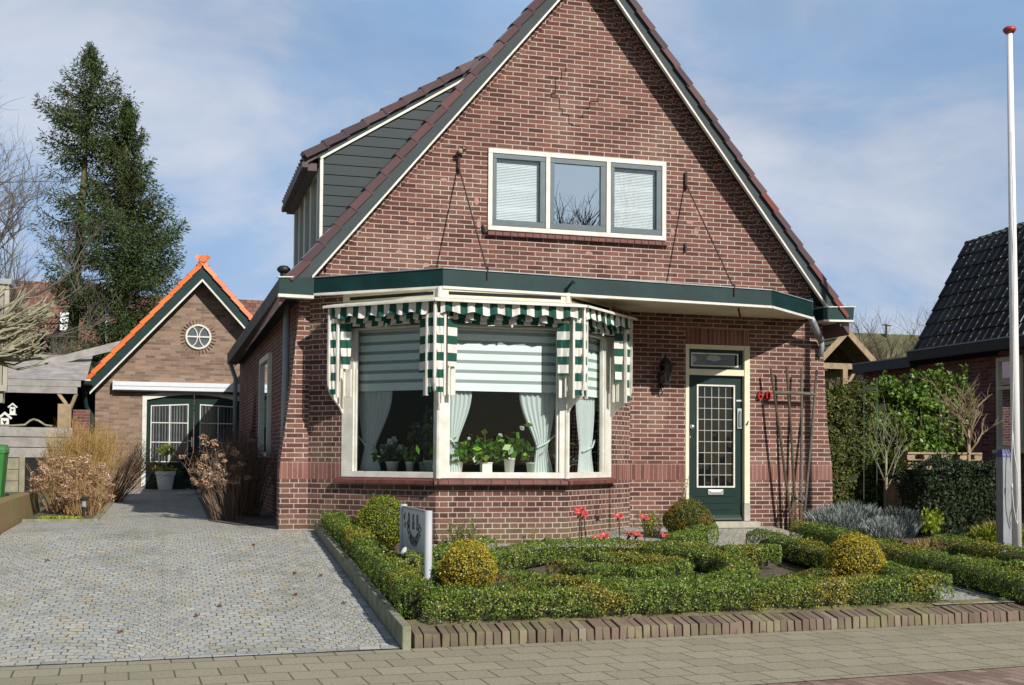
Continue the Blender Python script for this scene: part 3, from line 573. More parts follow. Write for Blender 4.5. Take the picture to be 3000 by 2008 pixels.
# foot blocks merge into the gutter box
bgm.xz([(1.4765,3.784),(1.75,3.784),(1.75,3.66),(1.4765,3.66)],YB+.001,YB+.028)
bgm.build('bargeboard','slate',roof)
wl=MB()
for Zf,xe,xs in ((Zl,1.70,1),(Zr,9.03,-1)):
    P=[(xe,Zf(xe)-.262),(XA,ZA-.262),(XA,ZA-.30),(xe,Zf(xe)-.30)]
    wl.prism([(x,YB-.018,z) for x,z in P],(0,.06,0))
wl.build('bargeboard_trim','white',roof)
vt=MB()
def vergetiles(mb,Zf,x0,x1,y,col,wrap=.11,step=.196,back=.28):
    s=1 if x1>x0 else -1; x=x0; sl=(Zf(x0+s*1)-Zf(x0)); L=math.hypot(1,sl); dx=s*.30/L*1.02
    while (x-x1)*s<0:
        xe=x+dx*1.12; a=Vector((x,0,Zf(x))); b=Vector((xe,0,Zf(xe))); d=(b-a).normalized(); nn=Vector((-d.z,0,d.x)); 
        if nn.z<0: nn=-nn
        r=col(x)
        lo=.085+random.uniform(-.005,.005); hi=.058
        p0=a+nn*lo; p1=b+nn*hi; q0=a-nn*.03; q1=b-nn*.05; j=random.uniform(-.006,.006)
        # rounded top: three facets
        sec=[(y-.03+j,-1),(y-.03+j,-.1),(y,.75),(y+.07,1),(y+back,1)]
        vs=[]
        for (P0,Q0) in ((p0,q0),(p1,q1)):
            for yy,k in sec:
                if k<0: v=Q0
                else: v=Q0+(P0-Q0)*(.45+.55*k) if k<1 else P0
                vs.append((v.x,yy,v.z))
        n=len(sec); fs=[(i,i+1,n+i+1,n+i) for i in range(n-1)]+[tuple(range(n-1,-1,-1)),tuple(range(n,2*n))]
        mb.mesh(vs,fs,0,r); x+=dx
vergetiles(vt,Zl,1.43,XA,YB-.01,lambda x:random.uniform(.25,.75))
vergetiles(vt,Zr,9.34,XA,YB-.01,lambda x:(random.uniform(.8,1) if x>8.2 and random.random()<.45 or x>9.2 else random.uniform(.1,.7)))
vt.build('verge_tile','tiler',roof)
# gutters
gm=MB()
gm.prism([(1.287,YB-.02,3.545),(1.722,YB-.02,3.54),(1.726,YB-.02,3.769),(1.293,YB-.02,3.748)],(0,.12,0))
gm.hexa([(1.287,15.23,3.545),(1.42,15.23,3.545),(1.30,25.2,3.40),(1.12,25.2,3.40),(1.293,15.23,3.745),(1.46,15.23,3.745),(1.34,25.2,3.62),(1.12,25.2,3.62)],1)
gm.hexa([(1.42,15.25,3.56),(1.62,15.25,3.56),(1.5,25.2,3.42),(1.30,25.2,3.42),(1.42,15.25,3.6),(1.62,15.25,3.6),(1.5,25.2,3.46),(1.30,25.2,3.46)],2)
gutside=gm; gm=MB(); gm.prism([(8.946,YB-.02,3.517),(9.43,YB-.02,3.53),(9.445,YB-.02,3.715),(8.946,YB-.02,3.69)],(0,.5,0))
gut2=gm.build('gutter','teal',H); gut=gutside.build('gutter',['teal',mat('gutter_side_brown',(.13,.105,.085),rough=.7,c2=(.06,.05,.045),vs=4),'dark'],H)
tm=MB()
tm.prism([(1.28,YB-.04,3.505),(1.722,YB-.04,3.50),(1.722,YB-.04,3.54),(1.28,YB-.04,3.545)],(0,.14,0)); tm.prism([(1.27,YB-.035,3.748),(1.50,YB-.035,3.76),(1.50,YB-.035,3.772),(1.27,YB-.035,3.762)],(0,.1,0))
tm.build('gutter_trim','white',gut); tm=MB(); tm.prism([(8.946,YB-.04,3.49),(9.43,YB-.04,3.50),(9.43,YB-.04,3.53),(8.946,YB-.04,3.517)],(0,.5,0)); tm.prism([(8.946,YB-.035,3.692),(9.46,YB-.035,3.716),(9.46,YB-.035,3.73),(8.946,YB-.035,3.706)],(0,.5,0))
tm.build('gutter_trim','white',gut2)
pm=MB(); pm.tube([(1.47,15.95,3.52),(1.46,15.95,2.4),(1.44,15.95,.55)],.045,12); pm.build('downpipe','pipe',H,smooth=True)
pm=MB(); pm.tube([(1.16,24.9,3.42),(1.28,24.95,3.1),(1.28,24.95,1.6)],.045,10); pm.build('downpipe','pipe',H,smooth=True)
pm=MB(); pm.tube([(8.70,15.06,3.80),(8.70,15.04,3.52)],.045,12); pm.tube([(8.70,15.04,3.53),(8.74,15.05,3.47),(8.93,15.22,3.30),(9.02,15.3,3.24)],.05,12,1); pm.tube([(9.02,15.3,3.26),(9.05,15.33,3.15),(9.04,15.35,3.02)],.038,10,2); pm.build('downpipe',['teal','zinc','pipe'],H,smooth=True)
# ---- dormer
Zd=lambda x:4.364+.638*x
dm=MB()
dm.xz([(1.87,4.10),(4.0,Zl(4.0)-.25),(4.0,Zd(4.0)-.12),(1.87,Zd(1.87)-.12)],15.6,15.66)
dorm=dm.build('dormer',['siding'],H)
dm=MB(); z=4.25
xr=lambda z:(z-2.008)/1.2027
while z<6.7:
    x1=min(xr(z+.12)+.1,4.0); xm=max(1.87,(z+.14-4.364)/.638); x0=max(1.87,(z+.13+.14-4.364)/.638)
    if x1>x0+.02: dm.hexa([(xm,15.585,z),(x1,15.585,z),(x1,15.60,z),(xm,15.60,z),(x0,15.597,z+.132),(x1,15.597,z+.132),(x1,15.6,z+.132),(x0,15.6,z+.132)])
    z+=.137
dm.build('cladding','siding',dorm)
dm=MB()
dm.box(1.835,15.56,4.15,1.875,15.62,Zd(1.85)-.12); dm.prism([(1.84,15.55,Zd(1.84)-.115),(3.9,15.55,Zd(3.9)-.115),(3.9,15.55,Zd(3.9)-.15),(1.84,15.55,Zd(1.84)-.15)],(0,.06,0)); dm.build('trim','white',dorm)
dm=MB(); dm.prism([(1.80,15.56,Zd(1.80)-.05),(3.95,15.56,Zd(3.95)-.05),(3.95,15.56,Zd(3.95)-.113),(1.80,15.56,Zd(1.80)-.113)],(0,.05,0)); dm.build('fascia','slate',dorm)
# dormer face (looks left): posts, transom, panes
dm=MB()
dm.box(1.83,15.66,5.30,1.87,18.8,5.46)
for y0,y1 in ((15.66,15.8),(16.45,16.62),(17.2,17.4),(17.95,18.1),(18.65,18.8)): dm.box(1.82,y0,4.15,1.88,y1,5.30)
dm.box(1.83,15.66,4.1,1.87,18.8,4.35)
dm.build('window_frame',mat('paint_pale_green_grey',(.72,.75,.66),rough=.6,var=.06),dorm)
dm=MB(); dm.box(1.88,15.66,4.3,1.90,18.8,5.35); dm.build('pane','glassup',dorm); 
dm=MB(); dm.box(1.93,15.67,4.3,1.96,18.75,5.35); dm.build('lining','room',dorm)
dm=MB()
dm.prism([(1.66,15.57,Zd(1.66)-.03),(4.2,15.57,Zd(4.2)-.03),(4.2,15.57,Zd(4.2)-.10),(1.66,15.57,Zd(1.66)-.10)],(0,3.0,0))
for k in range(15):   # pan tile ends along the dormer eaves
    y=15.62+k*.2; dm.tube([(1.62,y,Zd(1.62)-.015),(2.5,y,Zd(2.5)-.0)],.05,8,0); dm.box(1.60,y-.09,Zd(1.6)-.12,1.68,y+.09,Zd(1.6)-.05)
dm.box(1.68,15.62,Zd(1.68)-.19,1.80,18.55,Zd(1.68)-.09)
drf=dm.build('dormer_roof',mat('tile_dark_brown',(.05,.032,.03),rough=.45),dorm)
dm=MB(); vergetiles(dm,Zd,1.64,4.2,15.53,lambda x:random.uniform(.1,.5)); dm.build('verge_tile','tiler',dorm)
# roof vent behind the verge
dm=MB(); dm.tube([(1.46,16.4,3.75),(1.46,16.4,4.02)],.05,10); dm.ball((1.46,16.4,4.05),.095,.095,.06); dm.build('vent_pipe','black',H,smooth=True)
# ---- canopy
cp=MB()
K=[(1.70,15.20),(1.728,15.13-.02),(3.137,14.0),(7.526,14.0),(8.70,15.0),(8.80,15.35)]
zt=[3.765,3.765,3.787,3.722,3.745,3.745]; zb=[3.565,3.565,3.572,3.517,3.525,3.525]
mids=[K[1],K[2],K[3],K[4]]; zt=zt[1:5]; zb=zb[1:5]
for i in range(3):
    a,b=mids[i],mids[i+1]; f=Fr(a,b)
    cp.hexa([f.p(0,0,zb[i]),f.p(f.L,0,zb[i+1]),f.p(f.L-.0,-.03,zb[i+1]),f.p(0,-.03,zb[i]),f.p(0,0,zt[i]),f.p(f.L,0,zt[i+1]),f.p(f.L,-.03,zt[i+1]),f.p(0,-.03,zt[i])])
cp.prism([(1.728,15.11,3.565),(1.728,15.11,3.765),(1.728,15.4,3.765),(1.728,15.4,3.565)],(.03,0,0))
cp.prism([(8.70,15.0,3.525),(8.70,15.0,3.745),(8.85,15.4,3.745),(8.85,15.4,3.525)],(-.03,0,0))
can=cp.build('canopy','teal',H)
cp=MB()
for i in range(3):
    a,b=mids[i],mids[i+1]; f=Fr(a,b); e=.0
    cp.hexa([f.p(-e,.022,zb[i]-.028),f.p(f.L+e,.022,zb[i+1]-.028),f.p(f.L+e,-.05,zb[i+1]-.028),f.p(-e,-.05,zb[i]-.028),f.p(-e,.022,zb[i]+.002),f.p(f.L+e,.022,zb[i+1]+.002),f.p(f.L+e,-.05,zb[i+1]+.002),f.p(-e,-.05,zb[i]+.002)])
cp.build('canopy_trim','white',can)
cp=MB()
for i in range(3):
    a,b=mids[i],mids[i+1]; f=Fr(a,b)
    cp.hexa([f.p(0,.015,zt[i]),f.p(f.L,.015,zt[i+1]),f.p(f.L,-.06,zt[i+1]),f.p(0,-.06,zt[i]),f.p(0,.015,zt[i]+.012),f.p(f.L,.015,zt[i+1]+.012),f.p(f.L,-.06,zt[i+1]+.02),f.p(0,-.06,zt[i]+.02)])
cp.face([(1.73,15.39,3.80),(1.74,15.12,3.775),(3.14,14.05,3.78),(7.5,14.05,3.72),(8.66,15.05,3.74),(8.8,15.39,3.78)])
cp.build('canopy_top','zinc',can)
cp=MB(); cp.prism([(1.75,15.39,3.56),(1.75,15.15,3.56),(3.15,14.04,3.562),(7.51,14.04,3.535),(8.66,15.02,3.54),(8.8,15.39,3.54)],(0,0,.03)); cp.build('soffit','soffit',can)
for (xt,xb) in ((3.645,3.69),(6.93,6.99)):
    zb_=3.80 if xt<5 else 3.745
    rd=MB(); rd.tube([(xt,15.36,5.37),(xb,14.02,zb_)],.010,6); rd.box(xt-.016,15.355,5.30,xt+.016,15.40,5.55); rd.tube([(xb,13.985,zb_+.03),(xb,13.985,zb_-.12)],.009,6); rd.ball((xb,14.0,zb_+.01),.022,n=8); rd.build('support_rod','rust',can)
rd=MB(); rd.bar((3.98,15.39,4.62),(4.02,15.36,4.52),.03); rd.build('iron_hook','rust',wall)
rd=MB(); rd.bar((6.93,15.39,4.55),(6.93,15.36,4.43),.03); rd.build('iron_hook','rust',wall)
rd=MB(); rd.bar((7.3,14.5,3.54),(7.34,14.5,3.40),.02); rd.build('iron_hook','rust',can)
rd=MB(); rd.tube([(4.75,14.0,3.66),(4.75,13.90,3.68)],.016,8); rd.ball((4.75,13.88,3.68),.03,n=8); rd.build('canopy_lamp','black',can)
# ---- upper window
uw=thing('x',(0,0,0),None,None); bpy.data.objects.remove(uw)
wb=MB()
fw=.062
wb.box(WX0,15.375,WZ0,WX1,15.45,WZ0+fw); wb.box(WX0,15.375,WZ1-fw,WX1,15.45,WZ1)
for a,b in ((WX0,WX0+fw),(4.868,4.93),(5.745,5.807),(WX1-fw,WX1)): wb.box(a,15.376,WZ0+fw,b,15.45,WZ1-fw)
uwin=wb.build('upper_window','white',H,bevel=.004)
for (a,b,k) in ((WX0+fw,4.868,0),(4.93,5.745,1),(5.807,WX1-fw,2)):
    sm=MB(); z0,z1=WZ0+fw,WZ1-fw; w=.078 if k!=1 else .082
    z0+=.004;z1-=.004;a+=.004;b-=.004
    sm.box(a,15.385,z0,b,15.43,z0+w); sm.box(a,15.385,z1-w*.8,b,15.43,z1); sm.box(a,15.386,z0+w,a+w*.7,15.43,z1-w*.8); sm.box(b-w,15.386,z0+w,b,15.43,z1-w*.8)
    s_=sm.build('casement','wgrey',uwin,bevel=.004)
    g_=MB(); g_.face([(a+.04,15.412,z0+.05),(b-.05,15.412,z0+.05),(b-.05,15.412,z1-.05),(a+.04,15.412,z1-.05)]); g_.build('pane','glassup' if k==1 else glass('window_glass_upper',tint=(.93,.97,.98),refl=.10) if k==0 else 'glassu2',s_) if k!=2 else g_.build('pane',bpy.data.materials['window_glass_upper'],s_)
    if k!=1:
        vb=MB(); zz=z0+w+.0
        while zz<z1-w*.8:
            t=.0165+.003*(math.sin(zz*21+k*2)>.75)
            vb.hexa([(a+.05,15.455,zz),(b-.08,15.455,zz),(b-.08,15.461,zz+t),(a+.05,15.461,zz+t),(a+.05,15.4565,zz-.001),(b-.08,15.4565,zz-.001),(b-.08,15.4625,zz+t-.001),(a+.05,15.4625,zz+t-.001)]); zz+=.0215
        vb.build('venetian_blind','slat',s_)
bk=MB(); bk.box(WX0,15.60,WZ0-.1,WX1,15.62,WZ1+.1); bk.build('room_behind',mat('room_grey',(.16,.2,.22),rough=.9),uwin)
sb=MB(); x=WX0-.01
while x<WX1-.02:
    w=.105; j=random.uniform(-.002,.003); sb.hexa([(x,15.33+j,WZ0-.075),(x+w-.008,15.33+j,WZ0-.075),(x+w-.008,15.42,WZ0-.06),(x,15.42,WZ0-.06),(x,15.33+j,WZ0-.03),(x+w-.008,15.33+j,WZ0-.03),(x+w-.008,15.42,WZ0-.004),(x,15.42,WZ0-.004)]); x+=w
sb.build('sill',mat('sill_red_brick',(.15,.045,.038),rough=.6,var=.2,vs=12),uwin)
lm=MB(); lm.tube([(3.66,15.40,5.60),(3.66,15.33,5.60)],.025,8); lm.ball((3.69,15.30,5.61),.05,.045,.045,n=10); lm.ball((3.645,15.29,5.575),.035,.04,.035,n=8,mi=1); lm.build('outdoor_sensor_lamp',[mat('lamp_brown',(.1,.06,.04),rough=.4),mat('lamp_brass',(.5,.42,.3),rough=.4)],H)
# ---- front door
dx0,dx1,dz0,dz1=6.945,7.935,.645,3.132
fm=MB()
fm.box(dx0,15.40,dz0,dx0+.055,15.53,dz1); fm.box(dx1-.085,15.39,dz0+.25,dx1,15.53,dz1); fm.box(dx1-.09,15.385,dz0,dx1+.003,15.53,dz0+.25,1)
fm.box(dx0+.055,15.40,dz1-.065,dx1-.085,15.53,dz1); fm.box(dx0+.055,15.402,2.70,dx1-.085,15.53,2.785)
door=fm.build('door_frame',['cream',mat('plinth_grey',(.45,.43,.38),rough=.8)],H,bevel=.004)
tr=MB(); tx0,tx1,tz0,tz1=dx0+.06,dx1-.09,2.79,dz1-.07
tr.box(tx0,15.45,tz0,tx1,15.49,tz0+.05); tr.box(tx0,15.45,tz1-.05,tx1,15.49,tz1); tr.box(tx0,15.451,tz0+.05,tx0+.04,15.49,tz1-.05); tr.box(tx1-.04,15.451,tz0+.05,tx1,15.49,tz1-.05)
tl=tr.build('transom_light','teal',door)
wq=MB(); q0,q1,p0,p1=tx0+.04,tx1-.07,tz0+.035,tz1-.045
for a in ((q0,p0,q1,p0+.018),(q0,p1-.018,q1,p1),(q0,p0+.018,q0+.018,p1-.018),(q1-.018,p0+.018,q1,p1-.018)): wq.box(a[0],15.435,a[1],a[2],15.452,a[3])
wq.build('bead','white',tl); gl=MB(); gl.face([(tx0+.03,15.47,tz0+.04),(tx1-.03,15.47,tz0+.04),(tx1-.03,15.47,tz1-.04),(tx0+.03,15.47,tz1-.04)]); gl.build('pane','glassdk',tl)
lg=MB(); ctr=(q0+q1)/2
lg.face([(ctr-.23,15.468,2.90),(ctr-.1,15.468,2.865),(ctr,15.468,2.86),(ctr+.12,15.468,2.865),(ctr+.25,15.468,2.91),(ctr+.12,15.468,2.93),(ctr,15.468,2.895),(ctr-.12,15.468,2.93)])
lg.build('leaded_motif',mat('leaded_blue',(.03,.035,.12),rough=.2),tl)
lg=MB(); lg.face([(ctr-.12,15.4685,2.935),(ctr,15.4685,2.90),(ctr+.12,15.4685,2.935),(ctr+.05,15.4685,2.99),(ctr-.08,15.4685,2.985)]); lg.face([(ctr-.32,15.4685,2.86),(ctr-.26,15.4685,2.92),(ctr-.3,15.4685,2.99),(ctr-.34,15.4685,2.95)]); lg.build('leaded_motif','potg',tl)
dl=MB(); a0,a1,c0,c1=dx0+.06,dx1-.095,.66,2.70; gx0,gx1,gz0,gz1=7.138,7.728,1.115,2.57
dl.box(a0,15.46,c0,a1,15.50,gz0); dl.box(a0,15.46,gz1,a1,15.50,c1); dl.box(a0,15.461,gz0,gx0,15.50,gz1); dl.box(gx1,15.461,gz0,a1,15.50,gz1)
for z in (.80,.895,.99): dl.box(a0+.12,15.452,z,a1-.12,15.461,z+.006)
dl.hexa([(a0,15.42,c0),(a1,15.42,c0),(a1,15.46,c0),(a0,15.46,c0),(a0,15.435,c0+.03),(a1,15.435,c0+.03),(a1,15.46,c0+.07),(a0,15.46,c0+.07)])
dleaf=dl.build('door_leaf',mat('door_green',(.004,.024,.019),rough=.45,var=.12,spec=.3),door)
wq=MB()
for a in ((gx0,gz0,gx1,gz0+.022),(gx0,gz1-.022,gx1,gz1),(gx0,gz0+.022,gx0+.022,gz1-.022),(gx1-.022,gz0+.022,gx1,gz1-.022)): wq.box(a[0],15.445,a[1],a[2],15.47,a[3])
wq.build('bead','white',dleaf)
lead=MB(); nxp,nzp=5,9
for i in range(1,nxp): x=gx0+.022+(gx1-gx0-.044)*i/nxp; lead.box(x-.0045,15.472,gz0+.022,x+.0045,15.482,gz1-.022)
for i in range(1,nzp): z=gz0+.022+(gz1-gz0-.044)*i/nzp; lead.box(gx0+.022,15.4715,z-.0045,gx1-.022,15.4825,z+.0045)
lead.build('leading',mat('lead_came',(.42,.43,.42),rough=.4,metal=.2),dleaf)
gl=MB()
for i in range(nxp):
    for j in range(nzp):
        x0=gx0+(gx1-gx0)*i/nxp; x1=gx0+(gx1-gx0)*(i+1)/nxp; z0=gz0+(gz1-gz0)*j/nzp; z1=gz0+(gz1-gz0)*(j+1)/nzp; t=random.uniform(-.002,.002); u=random.uniform(-.002,.002)
        gl.face([(x0,15.478+t,z0),(x1,15.478-t,z0),(x1,15.478-t+u,z1),(x0,15.478+t+u,z1)])
gl.build('pane','glassdk',dleaf)
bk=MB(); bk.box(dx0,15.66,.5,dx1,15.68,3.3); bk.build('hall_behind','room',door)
hd=MB(); hd.tube([(7.04,15.46,1.97),(7.04,15.41,1.97)],.012,8); hd.ball((7.04,15.39,1.97),.034,n=12); hd.box(7.03,15.45,1.80,7.045,15.46,1.84); hd.build('door_knob','metal',dleaf,smooth=True)
hd=MB(); hd.box(7.762,15.44,1.95,7.83,15.46,2.235); hd.tube([(7.797,15.43,1.98),(7.797,15.41,2.0),(7.797,15.41,2.18),(7.797,15.43,2.2)],.011,8); hd.box(7.75,15.45,2.335,7.845,15.46,2.36); hd.build('door_handle','metal',dleaf,bevel=.003)
lb=MB(); lb.box(7.31,15.445,1.015,7.55,15.462,1.085); lb.box(7.345,15.437,1.033,7.515,15.446,1.067); lb.build('letter_slot','metal',dleaf,bevel=.003)
st=MB(); st.box(dx0-.05,15.22,.555,dx1+.08,15.5,.642); st.build('doorstep',mat('step_stone',(.42,.39,.32),rough=.8),H,bevel=.008)
bp=MB(); bp.ball((7.885,15.375,2.02),.014,n=8); bp.bar((7.885,15.385,2.02),(7.905,15.385,2.06),.012); bp.build('door_bell','dark',door)
# ---- house number
nm=MB(); letters(nm,'6',.19,(8.08,15.365,2.375),(1,0,0),(0,0,1),.02,sx=1.0); nm.build('house_number','num',H); nm=MB(); letters(nm,'0',.19,(8.21,15.365,2.365),(1,0,0),(0,0,1),.02,sx=1.0)
nm.build('house_number','num',H)
# ---- bay windows
def bay(fr,u0,u1,jl,jr,blind_r=.02):
    """window panel between u0..u1 of the frame; returns the frame part"""
    mb=MB()
    fr.box(mb,u0,u1,-.09,.0,1.262,1.335); fr.box(mb,u0,u1,-.09,-.002,3.095,3.17)
    fr.box(mb,u0,u0+jl,-.09,-.001,1.335,3.095); fr.box(mb,u1-jr,u1,-.09,-.001,1.335,3.095)
    fr.box(mb,u0,u1,-.09,.0,3.17,3.565,1)
    # casement edge inside the jambs
    fr.box(mb,u0+jl,u0+jl+.03,-.075,-.025,1.335,3.095); fr.box(mb,u1-jr-.03,u1-jr,-.075,-.025,1.335,3.095)
    o=mb.build('bay_window',['white','cream'],H,bevel=.004)
    v=MB(); fr.box(v,u0+.11,u1-.09,0,.004,3.475,3.515); v.build('vent_strip','dark',o)
    q=MB(); q.face([fr.p(u0+jl,-.05,1.33),fr.p(u1-jr,-.05,1.33),fr.p(u1-jr,-.05,3.1),fr.p(u0+jl,-.05,3.1)]); q.build('pane','glass',o)
    s=MB(); fr.box(s,u0+.01,u1,-.45,-.095,1.30,1.325); s.build('window_board','white',o)
    k=MB(); u=u0-.06
    while u<u1+.03:
        j=random.uniform(-.002,.002); w=.17
        k.hexa([fr.p(u,.075+j,1.19),fr.p(min(u+w,u1+.05),.075+j,1.19),fr.p(min(u+w,u1+.05),-.02,1.19),fr.p(u,-.02,1.19),fr.p(u,.07+j,1.232),fr.p(min(u+w,u1+.05),.07+j,1.232),fr.p(min(u+w,u1+.05),-.02,1.262),fr.p(u,-.02,1.262)]); u+=w+.006
    k.build('sill',bpy.data.materials['sill_red_brick'],o)
    return o
FL=Fr((2.077,15.023),(3.10,14.0)); FM=Fr((3.10,14.0),(4.725,14.0)); FR=Fr((4.725,14.0),(5.665,14.94))
bay(FL,0,FL.L,.18,.06); bay(FM,0,FM.L,.115,.10); bay(FR,0,FR.L,.045,.19)
# corner posts
for x_ in (3.10,4.725): cpm=MB(); cpm.tube([(x_,14.01,1.26),(x_,14.01,3.56)],.035,8); cpm.build('corner_post','white',H)
# flanking boards above brick at bay ends
# room behind the bay
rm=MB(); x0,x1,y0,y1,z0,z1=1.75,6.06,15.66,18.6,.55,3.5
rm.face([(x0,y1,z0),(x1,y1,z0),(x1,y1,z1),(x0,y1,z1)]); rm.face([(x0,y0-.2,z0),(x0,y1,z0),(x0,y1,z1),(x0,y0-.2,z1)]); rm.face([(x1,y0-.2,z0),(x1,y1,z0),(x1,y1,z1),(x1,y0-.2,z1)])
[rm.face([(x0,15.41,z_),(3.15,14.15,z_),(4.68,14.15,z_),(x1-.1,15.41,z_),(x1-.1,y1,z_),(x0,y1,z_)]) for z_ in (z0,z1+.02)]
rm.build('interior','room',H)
# side window in the left wall
sw=MB()
xs=lambda y:1.58-(y-15.75)*.0156-.012
def sbox(mb,y0,y1,z0,z1,d,mi=0): mb.hexa([(xs(y0)-d,y0,z0),(xs(y0)+.03,y0,z0),(xs(y1)+.03,y1,z0),(xs(y1)-d,y1,z0),(xs(y0)-d,y0,z1),(xs(y0)+.03,y0,z1),(xs(y1)+.03,y1,z1),(xs(y1)-d,y1,z1)],mi)
for a in ((19.0,20.6,3.05,3.14),(19.0,20.6,1.5,1.58),(19.0,19.10,1.58,3.05),(20.5,20.6,1.58,3.05)): sbox(sw,*a,.05)
sw_=sw.build('side_window','white',H)
sw=MB(); sbox(sw,19.1,20.5,1.58,3.05,.005); sw.build('pane','glassup',sw_)
# ================================================================ awnings
def wavy(mb,pts_top,pts_bot_fn,n,mi): pass
def awning(fr,u0,u1,endL,endR,label,cornerL,cornerR):
    """folded Dutch awning: lid, two hanging side boards, striped valance and gathered side cloths"""
    zt=3.405; D=.30
    A=fr.p(u0,0,0); c=fr.p((u0+u1)/2,D/2,0)
    T=thing('awning',(c[0],c[1],2.2),label,'awning','striped window awnings')
    eL=D*math.tan(PI/8) if cornerL else 0; eR=D*math.tan(PI/8) if cornerR else 0
    lid=MB()
    oL=-.05 if not cornerL else 0; oR=.05 if not cornerR else 0
    P=[fr.p(u0+oL,.0,zt+.04),fr.p(u1+oR,.0,zt+.04),fr.p(u1+oR+eR*1.1,D+.05,zt-.03),fr.p(u0+oL-eL*1.1,D+.05,zt-.03)]
    lid.mesh(P+[(x,y,z-.032) for x,y,z in P],[(0,3,2,1),(4,5,6,7),(3,7,6,2),(0,4,7,3),(1,2,6,5),(0,1,5,4)])
    lid.build('lid','white',T,bevel=.005)
    # side boards: rounded lower outer corner
    for side,u,e in ((0,u0,eL),(1,u1,eR)):
        prof=[(0,3.37),(1,3.345),(1,2.46),(.97,2.38),(.85,2.29),(.55,2.21),(.2,2.13),(0,2.04)]
        mb=MB(); sg=-1 if side==0 else 1; w=.018 if (cornerL if side==0 else cornerR) else .022
        pts=[fr.p(u+sg*e*k,D*k,z) for k,z in prof]; vec=fr.t*(-sg*w)
        mb.prism(pts,vec); mb.build('side_board','white',T)
        # gathered cloth strips and rail, looking outwards
        s=-sg
        base=lambda off,d:(u+sg*e*(d/D)+s*off)
        cl=MB()
        def strip_(o0,o1,d0,d1,z1,z0,amp,ph,wave_o=False):
            n=44
            for i in range(n):
                za=z1+(z0-z1)*i/n; zb=z1+(z0-z1)*(i+1)/n; row=[]
                for z in (za,zb):
                    wv=amp*math.sin((z1-z)*2*PI/.21+ph); r2=[]
                    for k in range(5):
                        t=k/4; oo=o0+(o1-o0)*t; dd=d0+(d1-d0)*t+.010*math.sin(k*2.4+z*9)
                        if wave_o and k==0: oo+=wv
                        r2.append(fr.p(base(oo,dd),dd,z))
                    row.append(r2)
                for k in range(4):
                    q=[row[0][k],row[0][k+1],row[1][k+1],row[1][k]]; cl.face(q,0,uv=[(za,k*.05),(za,(k+1)*.05),(zb,(k+1)*.05),(zb,k*.05)])
        for args in ((.014,.112,.268,.262,3.22,2.28,.013,0,True),(.145,.245,.22,.15,3.19,2.60 if side==0 else 2.52,0,1)):
            cl=MB(); strip_(*args); cl.build('side_cloth','clothv',T)
        rl=MB(); bb=base(.10,.24)
        def lb(o0,o1,d0,d1,z0,z1): 
            a0,a1=sorted((base(o0,d1),base(o1,d1))); fr.box(rl,a0,a1,d0,d1,z0,z1)
        lb(.108,.136,.235,.272,2.24,3.26); lb(.142,.156,.13,.17,2.26,3.2)
        if side==0: lb(.165,.225,.09,.12,2.25,2.60)
        else: lb(.16,.20,.09,.12,2.25,2.58)
        rl.build('guide_rail','white',T,bevel=.004)
    # valance: two hanging layers with scalloped hem, plus folded bulk behind
    vl=MB()
    def val(d,ztop,zb,amp,ph,a,b,kink=0):
        n=90
        for i in range(n):
            ta,tb=i/n,(i+1)/n; q=[]; uvs=[]
            ua,ub=a+(b-a)*ta,a+(b-a)*tb
            za=zb+amp*math.sin(ua*2*PI/.30+ph)+kink*math.sin(ua*7+ph); zc=zb+amp*math.sin(ub*2*PI/.30+ph)+kink*math.sin(ub*7+ph)
            dd=lambda u:d+.014*math.sin(u*2*PI/.15+ph*2)
            zm=lambda z:(ztop+z)/2
            vl.face([fr.p(ua,d,ztop),fr.p(ub,d,ztop),fr.p(ub,dd(ub),zm(zc)),fr.p(ua,dd(ua),zm(za))],0,uv=[(ua,0),(ub,0),(ub,.1),(ua,.1)])
            vl.face([fr.p(ua,dd(ua),zm(za)),fr.p(ub,dd(ub),zm(zc)),fr.p(ub,dd(ub)+.01,zc),fr.p(ua,dd(ua)+.01,za)],0,uv=[(ua,.1),(ub,.1),(ub,.2),(ua,.2)])
    for args in ((.285,3.36,3.215,.018,.4,u0-eL*.8+.05,u1+eR*.8-.05,.006),(.20,3.30,3.165,.014,2.1,u0+.12,u1-.12,.012),(.14,3.25,3.12,.004,1.,u0+.15,u1-.15,.006)):
        vl=MB(); val(*args); vl.build('valance','cloth',T)
    hm=MB(); n=90; a=u0-eL*.8+.05;b=u1+eR*.8-.05; pts=[]
    for i in range(n+1):
        u=a+(b-a)*i/n; z=3.215+.018*math.sin(u*2*PI/.30+.4)+.006*math.sin(u*7+.4); pts.append(fr.p(u,.303+.014*math.sin(u*2*PI/.15+.8),z))
    hm.tube(pts,.0045,4); hm.build('hem','teal',T)
    bk=MB(); fr.box(bk,u0+.13,u1-.13,.01,.12,3.12,3.36); bk.build('folded_cover','dark',T)
    pl=MB(); m=(u0+u1)/2+.05; pl.tube([fr.p(m-.3,.14,3.10),fr.p(m,.13,3.12),fr.p(m+.35,.14,3.125)],.006,5); pl.tube([fr.p(m,.15,3.14),fr.p(m,.15,3.09)],.014,6); pl.build('pulley','white',T)
    return T
awning(FL,0.0,FL.L,0,0,'leftmost green and white striped awning, over the left window of the bay',False,True)
awning(FM,0,FM.L,0,0,'wide middle green and white striped awning over the front window of the bay',True,True)
awning(FR,0,FR.L,0,0,'right green and white striped awning on the narrow angled window facing the door',True,False)
